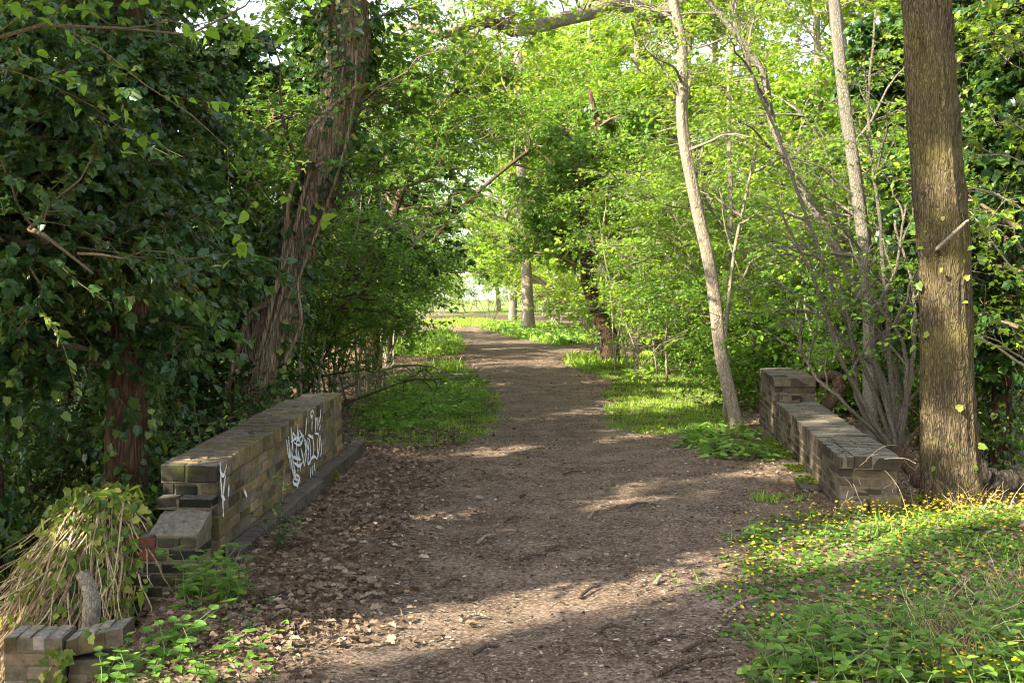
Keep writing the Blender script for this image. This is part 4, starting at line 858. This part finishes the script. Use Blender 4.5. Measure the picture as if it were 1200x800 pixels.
for k, (px, d, s, r) in enumerate([(800, 31, .95, .4), (880, 30, .9, 1.9), (960, 29, .9, 3.0), (1040, 27, .85, 4.4), (1110, 25, .85, 5.5), (1180, 22, .8, 1.1), (840, 40, 1.1, 2.2), (1000, 38, 1.1, .8), (750, 38, 1.0, 3.7), (1150, 36, 1.1, 4.9), (1250, 26, 1, 2.5)]):
    put((tb, tb2)[k % 2], px, d, s*(1, 1.2)[k % 2], r, lT, gT, {'crown': M['spring']} if k % 2 else None)
gF = 'bright trees closing the far end of the path'; lF = 'bright yellow-green tree closing the view at the far end of the path'
gU = 'low scrub under the far trees'; lU = 'low sunlit scrub under the far trees beyond the bend'
for px, d, s, r in [(515, 82, .8, 2.2), (497, 76, .8, 3.3), (575, 70, .8, 0), (610, 74, 1.1, 1), (650, 66, 1.0, 2), (690, 60, 1.0, 3), (548, 90, .6, 4), (630, 90, 1.4, 5), (725, 50, .9, .6), (470, 72, 1.2, 1.6)]:
    put(sh2, px, d, s, r, lU, gU, {'crown': M['spring']})
for k, (px, d, s, r) in enumerate([(650, 58, 1.1, .5), (600, 66, 1.15, 2.2), (690, 52, 1.05, 3.9), (720, 62, 1.3, 5.0), (640, 80, 1.4, 1.6), (585, 92, 1.0, .2), (660, 95, 1.7, .3), (755, 48, 1.25, 4.0), (505, 88, 1.0, 1.1)]):
    put((tb, tb2)[k % 2], px, d, s*(1, 1.25)[k % 2], r, lF, gF, {'crown': M['spring']} if k % 2 else None)
for k, (px, d, s, r) in enumerate([(20, 9.6, 1.0, 0), (60, 11.5, 1.2, 1), (85, 11.0, .9, 2), (165, 12.8, .7, 3), (160, 14, 1.4, 4), (225, 15, 1.1, 5), (75, 13, 1.0, .4)]):
    put(sh3, px, d, s, r, 'dark shrub in the shade under the left ivy-covered trees', 'dark shrubs under the left ivy-covered trees', {'crown': M['ivy']})
put(hi, 60, 13.5, 1.1, 2.3, 'dark ivy-hung tree deep in the shade at the far left')
put(hi, 262, 16.5, .95, 3.3, 'dark ivy-hung tree standing behind the upper left of the leaning trunk')
put(hi, 350, 21, .95, 5.1, 'dark ivy-hung tree standing right behind the leaning trunk')
gA = 'taller trees arching over the path from the left hedgerow'; lA = 'taller fresh green tree arching over from the left hedgerow'
for k, (px, d, s, r) in enumerate([(400, 30, .72, .5), (400, 38, .85, 2.5), (462, 45, 1.05, .7)]):
    put(tb2, px, d, s, r, lA, gA, {'crown': M['fresh']} if k % 2 else {'crown': M['mid']})
b = np.array(g3(*at(455, 405, 31)[:2]))
mk_tree('arching_tree', 'tree with a dark diagonal trunk arching right over the far path', 'tree', tuple(b), [(0, 0, -.3)]+ptrunk([(462, 370, 31), (490, 305, 31), (530, 255, 31), (575, 212, 31), (630, 170, 31), (680, 150, 31), (740, 140, 31)], b), .06, .03, M['bark_dark'], M['fresh'], 71,
    nl=48, t0=.62, ll=(1.0, 2.3), sub=7, twig=6, leaf=12, size=.07, limbr=.022, flat=.5)
b = np.array(g3(*at(440, 405, 25)[:2]))
mk_tree('arching_tree', 'fresh green tree leaning over the left verge above the fallen branches', 'tree', tuple(b), [(0, 0, -.3)]+ptrunk([(438, 360, 25), (450, 290, 25), (480, 200, 25), (520, 130, 25), (560, 70, 25)], b), .13, .06, M['bark_dark'], M['mid'], 72,
    nl=48, t0=.48, ll=(.9, 2.1), sub=7, twig=6, leaf=12, size=.06, limbr=.022, flat=.5)
b = np.array(g3(*at(770, 405, 34)[:2]))
mk_tree('arching_tree', 'light green tree leaning left over the path above the crooked reddish trunk', 'tree', tuple(b), [(0, 0, -.3)]+ptrunk([(765, 350, 34), (745, 260, 34), (705, 195, 34), (655, 155, 34), (595, 135, 34), (540, 130, 34)], b), .14, .05, M['bark_dark'], M['fresh'], 73,
    nl=64, t0=.32, ll=(1.0, 2.5), sub=7, twig=6, leaf=12, size=.075, limbr=.022, flat=.5)
# saplings standing among the hedge stems
sp = mk_shrub('sapling', 'x', 'sapling', (0, 0, 0), 3.4, .25, 3, M['bark_pale'], M['mid'], 67, per=3, sub=3, twig=3, leaf=7, size=.05, stemr=.028, t0=.45)
for px, d, r in [(345, 15, 0), (362, 15.6, 1), (385, 17, 2), (402, 18, 3), (418, 19, 4), (432, 21, 5), (448, 24, .5), (462, 27, 1.5), (335, 14.2, 2.5)]:
    put(sp, px, d, 1.0, r, 'thin pale sapling stems among the left hedge bottoms', 'saplings among the left hedge bottoms')
for px, d, r in [(735, 25, 0), (752, 24, 1), (772, 22, 2), (905, 17, 3), (955, 16, 4), (1060, 16, 5)]:
    put(sp, px, d, 1.0, r, 'thin sapling stems among the right thicket', 'saplings among the right thicket')
# unseen trees added left of the frame, placed and shaped to shade the path
gS = 'unseen slim trees added to shade the path'; lS = 'unseen slim leafy tree added on the left slope to shade the path'
st_ = mk_tree('added_shade_tree', lS, 'tree', (0, 0, 0), [(0, 0, -.3), (.05, 0, 2), (-.05, .05, 7), (.1, 0, 13)], .10, .03, M['bark_pale'], M['fresh'], 90, group=gS, nl=80, t0=.48, ll=(.35, .65), sub=6, twig=5, leaf=12, size=.085, limbr=.015, twiglen=.28)
for k, (nn, ss, sc_) in enumerate([(5.8, -1.6, .88), (4.0, -1.6, .9), (3.95, -3.6, 1.0), (3.9, -5.6, 1.1), (6.1, -5.6, 1.05), (6.7, -6.2, 1.15), (4.1, -7.0, 1.2), (8.0, -5.0, 1.1), (5.95, -3.6, 1.05), (8.5, -3.0, 1.1), (9.7, -4.5, 1.1), (9.2, -2.2, 1.05), (10.7, -4.2, 1.1), (11.6, -5.2, 1.1), (8.4, -5.4, 1.2), (3.3, -5.4, 1.05)]):
    x, y = nn*-.6+ss*.8, nn*.8+ss*.6
    if k == 0: st_.location = g3(x, y)
    else: dup(st_, g3(x, y), k*1.7, sc_)

# ================================================================== DEAD WOOD
def stick(name, label, pts, r0, r1, mat='stick', sides=8, group=None, nb=0, seed=0, lab_cat='stick', fork=(.3, .9)):
    q = np.random.default_rng(seed); g = Geo(); P = catmull(pts, 26); P = P+np.cumsum(q.normal(0, r0*.12, P.shape), 0); tube(g, P, np.linspace(r0, r1, 26), sides, .5, .08, q, lump=.12)
    if nb:
        tt, S, T = trunk_samples(P, q, nb, .25, .95); d = spawn(q, T, nb, 45, .1); c = Cur(S, d, q.uniform(*fork, nb), np.tile([0, 0, -.15], (nb, 1)), q, .12)
        c.tubes(g, np.full(nb, r0*.5), np.full(nb, r0*.15), 10, 5)
        i = np.repeat(np.arange(nb), 3); t = q.uniform(.3, .9, nb*3); c2 = Cur(c.ev(i, t), spawn(q, c.tan(i, t), len(i), 45, 0), q.uniform(.15, .4, len(i))*fork[1], np.zeros((len(i), 3)), q, .1); c2.tubes(g, np.full(len(i), r0*.2), np.full(len(i), r0*.08), 6, 4)
    b = P[0]; o = g.build(name, M[mat], None, (0, 0, 0), smooth=True)
    me = o.data; co = np.empty(len(me.vertices)*3, np.float32); me.vertices.foreach_get('co', co); co = co.reshape(-1, 3)-b.astype(np.float32); me.vertices.foreach_set('co', co.ravel()); o.location = b
    return tag(o, label, lab_cat, group)
def gz(px, py, dz=.02): p = gnd(px, py); p[2] = float(terrain(p[0], p[1]))+dz; return p
def up(p, h): return np.asarray(p)+[0, 0, h]
stick('fallen_branch', 'long bare branch arching over the left verge from the hedge bottom', [gz(395, 462, .05), up(gz(430, 458), .25), up(gz(470, 455), .38), up(gz(505, 452), .35), up(gz(535, 452), .12)], .035, .012, 'bark_pale', nb=7, seed=1, lab_cat='branch')
stick('fallen_branch', 'dark bare branch lying lower along the left verge', [gz(400, 476, .05), up(gz(440, 470), .12), up(gz(480, 464), .2), up(gz(520, 458), .15)], .025, .01, 'stick', nb=6, seed=2, lab_cat='branch')
stick('fallen_branch', 'bare branch slanting up into the left hedge above the verge', [gz(405, 472, .05), up(gz(392, 462), .5), up(gz(372, 452), .9), up(gz(350, 446), 1.2)], .025, .01, 'stick', nb=5, seed=3, lab_cat='branch')
stick('fallen_branch', 'dark bent branch curving up beside the taller brick pier', [at(962, 486, 13.4), at(978, 460, 13.4), at(977, 440, 13.4), at(962, 436, 13.5), at(946, 440, 13.6)], .085, .05, 'bark_dark', 12, seed=4, lab_cat='branch')
stick('fallen_log', 'brown log lying behind the thick trunk at the right edge', [at(1140, 548, 10.6), at(1165, 552, 10.7), at(1215, 556, 10.8)], .10, .09, 'bark_lean', 14, seed=5, lab_cat='log')
stick('fallen_branch', 'old branch lying on the leaves between the right parapet and the thick trunk', [at(1078, 565, 10.4), at(1060, 540, 11), at(1030, 520, 12)], .06, .035, 'bark_dark', 12, nb=3, seed=6, lab_cat='branch')
for k, (px, py) in enumerate([(735, 440), (765, 436), (790, 430), (748, 425), (812, 432), (775, 424), (800, 445), (758, 432), (825, 442)]):
    p = gz(px, py, .05); q = np.random.default_rng(80+k)
    stick('dead_brush', 'tangle of pale dead twigs heaped at the edge of the right verge', [p, p+[.2, .1, .35], p+[.55*q.uniform(-1, 1), .2, .6], p+[q.uniform(-1, 1), .3, .8]], .018, .006, 'bark_pale', 6, 'dead twig heaps at the edge of the right verge', 12, 90+k, 'brushwood')
def gstick(label, a, b_, r, seed, mat='stick', nb=0, group=None):
    p, q_ = gz(*a, .03), gz(*b_, .03); mm = (p+q_)/2+np.array([0, .03, .012]); stick('dead_stick', label, [p, mm, q_], r, r*.6, mat, 7, group, nb, seed, fork=(.1, .25))
gstick('longest dead stick lying along the bottom right of the path', (768, 796), (862, 776), .012, 101, nb=3)
gstick('dark dead stick crossing the sticks at the bottom right of the path', (800, 770), (842, 757), .011, 102)
gstick('thin dead stick beside the leafy bank at the bottom right of the path', (760, 758), (805, 752), .009, 103)
gstick('pale stick lying in the sunlit strip near the right edge of the path', (768, 690), (782, 683), .012, 104, 'bark_pale')
gstick('dark crooked stick in the middle foreground of the path', (556, 770), (584, 762), .012, 105)
for k, (a, b_) in enumerate([((540, 730), (575, 724)), ((592, 612), (612, 608)), ((610, 585), (616, 583)), ((690, 610), (702, 602)), ((735, 602), (760, 599)), ((640, 650), (668, 646)), ((420, 705), (450, 700)), ((700, 745), (735, 742)), ((480, 575), (510, 574)), ((630, 448), (645, 446)), ((610, 660), (640, 655)), ((680, 700), (700, 690)), ((850, 720), (890, 706)), ((520, 690), (540, 682)), ((660, 560), (680, 557)), ((560, 640), (580, 632))]):
    gstick('short dead stick lying loose on the dirt path', a, b_, .011, 120+k, 'stick' if k % 3 else 'bark_pale', 0, 'short dead sticks on the dirt path')

# ================================================================== SMALL PLANTS
def nettle(name, label, cat, h, npair, size, mat, tm, seed, loc, group=None, stems=3):
    q = np.random.default_rng(seed); root = thing(name, label, cat, loc, group); Gs, Gl = Geo(), Geo()
    for s in range(stems):
        p = np.array([q.normal(0, .04), q.normal(0, .04), -.02]); hh = h*q.uniform(.6, 1.05); P = catmull([p, p+[q.normal(0, .03), q.normal(0, .03), hh*.5], p+[q.normal(0, .07), q.normal(0, .07), hh]], 12)
        tube(Gs, P, np.linspace(.004, .002, 12), 5)
        for k in range(npair):
            t = .25+.75*k/(npair-1); c = P[int(t*11)]; a0 = k*pi/2+q.uniform(-.3, .3)+s
            for a in (a0, a0+pi):
                D = np.array([[math.cos(a), math.sin(a), .15-.25*(1-t)]]); leaves(Gl, c[None], D, np.array([[0, 0, 1.]])+q.normal(size=(1, 3))*.2, size*(1.15-.55*t)*q.uniform(.8, 1.2), tm, q.uniform(0, 1, 1))
    Gs.build('stem', M['herbstem'], root, smooth=True); Gl.build('leaves', mat, root); return root
m_, nt = newmat('green_stem'); p = N(nt, 'ShaderNodeBsdfPrincipled', i_Roughness=.6); no = N(nt, 'ShaderNodeTexNoise', i_Scale=30.0); r = ramp(nt, [(.3, (.06, .12, .03)), (.7, (.13, .17, .05))]); L(nt, no.outputs[0], r.inputs[0]); L(nt, r.outputs[0], p.inputs['Base Color']); out(nt, p.outputs[0]); M['herbstem'] = m_
n1 = nettle('nettle_plant', 'upright green nettle in the patch at the bottom right corner', 'nettle', .22, 4, .07, M['herb'], T_NET, 1, (0, 0, 0), 'nettles at the bottom right corner', 3)
n2 = nettle('nettle_plant', 'upright green nettle in the clump below the stepped wall end', 'nettle', .28, 4, .085, M['herb'], T_NET, 2, (0, 0, 0), 'nettles below the stepped wall end', 4)
def spread(proto, spots, lab, grp, s0=.7, s1=1.2):
    q = np.random.default_rng(len(spots)); 
    for k, (px, py) in enumerate(spots):
        p = gz(px, py, -.005)
        for _ in range(6):
            z_ = float(terrain(p[0], p[1])); p = gnd(px, py, z_)
        if k == 0: proto.location = tuple(p)
        else: dup(proto, tuple(p), q.uniform(0, 6.28), q.uniform(s0, s1), lab, grp)
q = np.random.default_rng(9)
spread(n1, [(1165, 800), (1195, 790), (1120, 770), (1095, 800), (1050, 815), (985, 795), (945, 785), (905, 780), (1175, 765), (1205, 745), (1030, 755), (1075, 755), (1145, 800), (1010, 810), (970, 765), (1210, 690), (1185, 735), (1150, 780), (1190, 770), (1110, 800), (1170, 740), (1060, 800), (1020, 790), (980, 775), (960, 800), (920, 790), (1000, 750), (1040, 770), (1085, 770), (1200, 720), (1130, 755), (940, 760), (900, 810), (1215, 800), (1060, 740), (1180, 810), (1140, 830), (1080, 840), (1000, 830), (960, 840), (1215, 750)], n1['label'], n1['group'], .8, 1.5)
spread(n2, [(238, 700), (215, 705), (258, 692), (275, 705), (232, 716), (262, 716), (290, 700)], n2['label'], n2['group'])
n3 = nettle('weed_plant', 'sunlit broad-leaved weed at the bottom left corner', 'weed', .18, 4, .07, M['herb'], T_HEART, 3, (0, 0, 0), 'broad-leaved weeds at the bottom left corner', 3)
spread(n3, [(60, 792), (35, 800), (90, 788), (150, 792), (120, 800), (185, 798), (100, 785), (75, 805), (110, 770), (215, 785), (240, 800), (270, 770), (140, 815), (60, 815), (20, 812), (175, 775), (205, 765)], n3['label'], n3['group'])
n4 = nettle('dock_plant', 'broad green dock leaves at the left tip of the celandine bank', 'dock', .12, 4, .13, M['herb'], T_OV, 4, tuple(gz(885, 640, 0)), None, 3)
n5 = nettle('cuckoo_pint', 'glossy green clump on the verge beside the foot of the right pier', 'plant', .2, 4, .12, M['herb'], T_OV, 5, tuple(gz(840, 532, 0)), None, 5)
# holly sapling against the plinth
b = gz(327, 640, 0); root = thing('holly_sapling', 'small dark holly sapling growing in front of the graffiti wall plinth', 'sapling', tuple(b)); q = np.random.default_rng(6); G, Gl = Geo(), Geo()
for s in range(5):
    h = (.55, .3, .25, .22, .2)[s]; e = (q.normal(0, .03), q.normal(0, .03)) if s == 0 else (q.uniform(-.22, .22), q.uniform(-.15, .15)); P = catmull([b, b+[e[0]*.5, e[1]*.5, h*.5], b+[e[0], e[1], h]], 14); tube(G, P, np.linspace(.005, .002, 14), 5)
    n = 16 if s == 0 else 26; k = q.integers(3, 14, n); a = q.uniform(0, 6.28, n); D = np.stack([np.cos(a), np.sin(a), q.uniform(-.1, .5, n)], 1); leaves(Gl, P[k]+D*.03*(s > 0), D, upn(n, .4), .045*q.uniform(.7, 1.2, n), T_IVY if False else T_NET, q.uniform(0, 1, n), .8)
G.build('stem', M['twig'], root, tuple(b), smooth=True); Gl.build('leaves', M['ivy'], root, tuple(b))
# dry grass tufts
def tuft(label, px, py, n, h, seed):
    b = gz(px, py, 0); q = np.random.default_rng(seed); S = b+np.stack([q.normal(0, .12, n), q.normal(0, .10, n), np.zeros(n)], 1); G = Geo()
    c = Cur(S-b, np.array([0, 0, 1.])+q.normal(size=(n, 3))*[.4, .4, .1], h*q.uniform(.4, 1.1, n), np.stack([q.normal(0, .25, n), q.normal(0, .25, n), -np.full(n, .2)], 1), q, .05); c.tubes(G, np.full(n, .0026), np.full(n, .001), 8, 3, None)
    o = G.build('dry_grass_tuft', M['dry'], None, smooth=True); o.location = tuple(b); tag(o, label, 'dry grass')
tuft('straw-coloured dry grass tuft among the nettles in the right foreground', 1120, 775, 90, .42, 1)
tuft('straw-coloured dry grass stalks at the right frame edge above the nettles', 1185, 715, 70, .4, 2)
tuft('thin dry grass stalks at the base of the thick trunk', 1130, 600, 40, .35, 3)
tuft('sparse dry stalks in the middle of the celandine bank', 1070, 745, 30, .3, 4)

# ================================================================== FAR BACKDROP, PALE BOX ADDED FOR THE BRIGHT SKY HAZE
b = at(520, 372, 135); b[2] = float(terrain(b[0], b[1])); root = thing('pale_backdrop', 'pale blue-grey building added for the bright hazy sky seen through the trees where the path bends left', 'backdrop', tuple(b))
Wb = Wall(b, (1, 0, 0), (0, 1, 0)); G = Geo(); Wb.box(G, -14, 13, 0, 12, -.5, 8.2); 
m_, nt = newmat('pale_haze'); tc = N(nt, 'ShaderNodeTexCoord'); w_ = N(nt, 'ShaderNodeTexWave', i_Scale=.9); L(nt, tc.outputs['Object'], w_.inputs[0]); r = ramp(nt, [(.4, (.80, .84, .90)), (.6, (.45, .52, .62))]); L(nt, w_.outputs[0], r.inputs[0]); p = N(nt, 'ShaderNodeBsdfPrincipled', i_Roughness=.5); L(nt, r.outputs[0], p.inputs['Base Color']); out(nt, p.outputs[0]); M['clad'] = m_
G.build('wall', M['clad'], root, tuple(b))
G = Geo(); Wb.box(G, -14.4, 13.4, -.4, 12.4, 8.22, 8.7); G.build('backdrop_top', M['stone'], root, tuple(b))

# ================================================================== LIGHT, SKY, CAMERA
AZ = np.array([.80, .60]); ELEV = math.radians(34); AZ = AZ/np.linalg.norm(AZ)
ld = Vector((AZ[0]*math.cos(ELEV), AZ[1]*math.cos(ELEV), -math.sin(ELEV)))
s = bpy.data.lights.new('sun', 'SUN'); s.energy = 19.0; s.angle = math.radians(.55); s.color = (1, .90, .72)
so = bpy.data.objects.new('sun', s); C.objects.link(so); so.rotation_euler = ld.to_track_quat('-Z', 'Y').to_euler(); so.location = (-20, -15, 20)
w = bpy.data.worlds.new('World'); bpy.context.scene.world = w; w.use_nodes = True; nt = w.node_tree
sky = nt.nodes.new('ShaderNodeTexSky'); sky.sky_type = 'NISHITA'; sky.sun_disc = False; sky.sun_elevation = ELEV; sky.sun_rotation = math.atan2(-AZ[0], -AZ[1]); sky.air_density = 1.0; sky.dust_density = 2.5; sky.ozone_density = 1.0
bg = nt.nodes['Background']; hs = nt.nodes.new('ShaderNodeHueSaturation'); hs.inputs['Saturation'].default_value = .45; nt.links.new(sky.outputs[0], hs.inputs['Color']); nt.links.new(hs.outputs[0], bg.inputs[0]); bg.inputs[1].default_value = .46
cam = bpy.data.cameras.new('camera'); co_ = bpy.data.objects.new('camera', cam); C.objects.link(co_)
co_.location = (0, 0, CAMZ); co_.rotation_euler = (pi/2-PITCH, 0, 0); cam.sensor_width = 36; cam.lens = F/1200*36; cam.clip_end = 3000; cam.clip_start = .05
sc = bpy.context.scene; sc.camera = co_
sc.view_settings.view_transform = 'Standard'; sc.view_settings.look = 'None'; sc.view_settings.exposure = 0; sc.view_settings.gamma = 1
sc.render.engine = 'CYCLES'; cy = sc.cycles
cy.max_bounces = 5; cy.diffuse_bounces = 3; cy.glossy_bounces = 1; cy.transmission_bounces = 4; cy.transparent_max_bounces = 6; cy.caustics_reflective = False; cy.caustics_refractive = False
cy.use_adaptive_sampling = True; cy.adaptive_threshold = .03; cy.sample_clamp_indirect = 6
sc.cycles.filter_width = 1.1; cy.use_denoising = True; cy.denoiser = 'OPENIMAGEDENOISE'; cy.denoising_input_passes = 'RGB_ALBEDO_NORMAL'; cy.denoising_prefilter = 'ACCURATE'
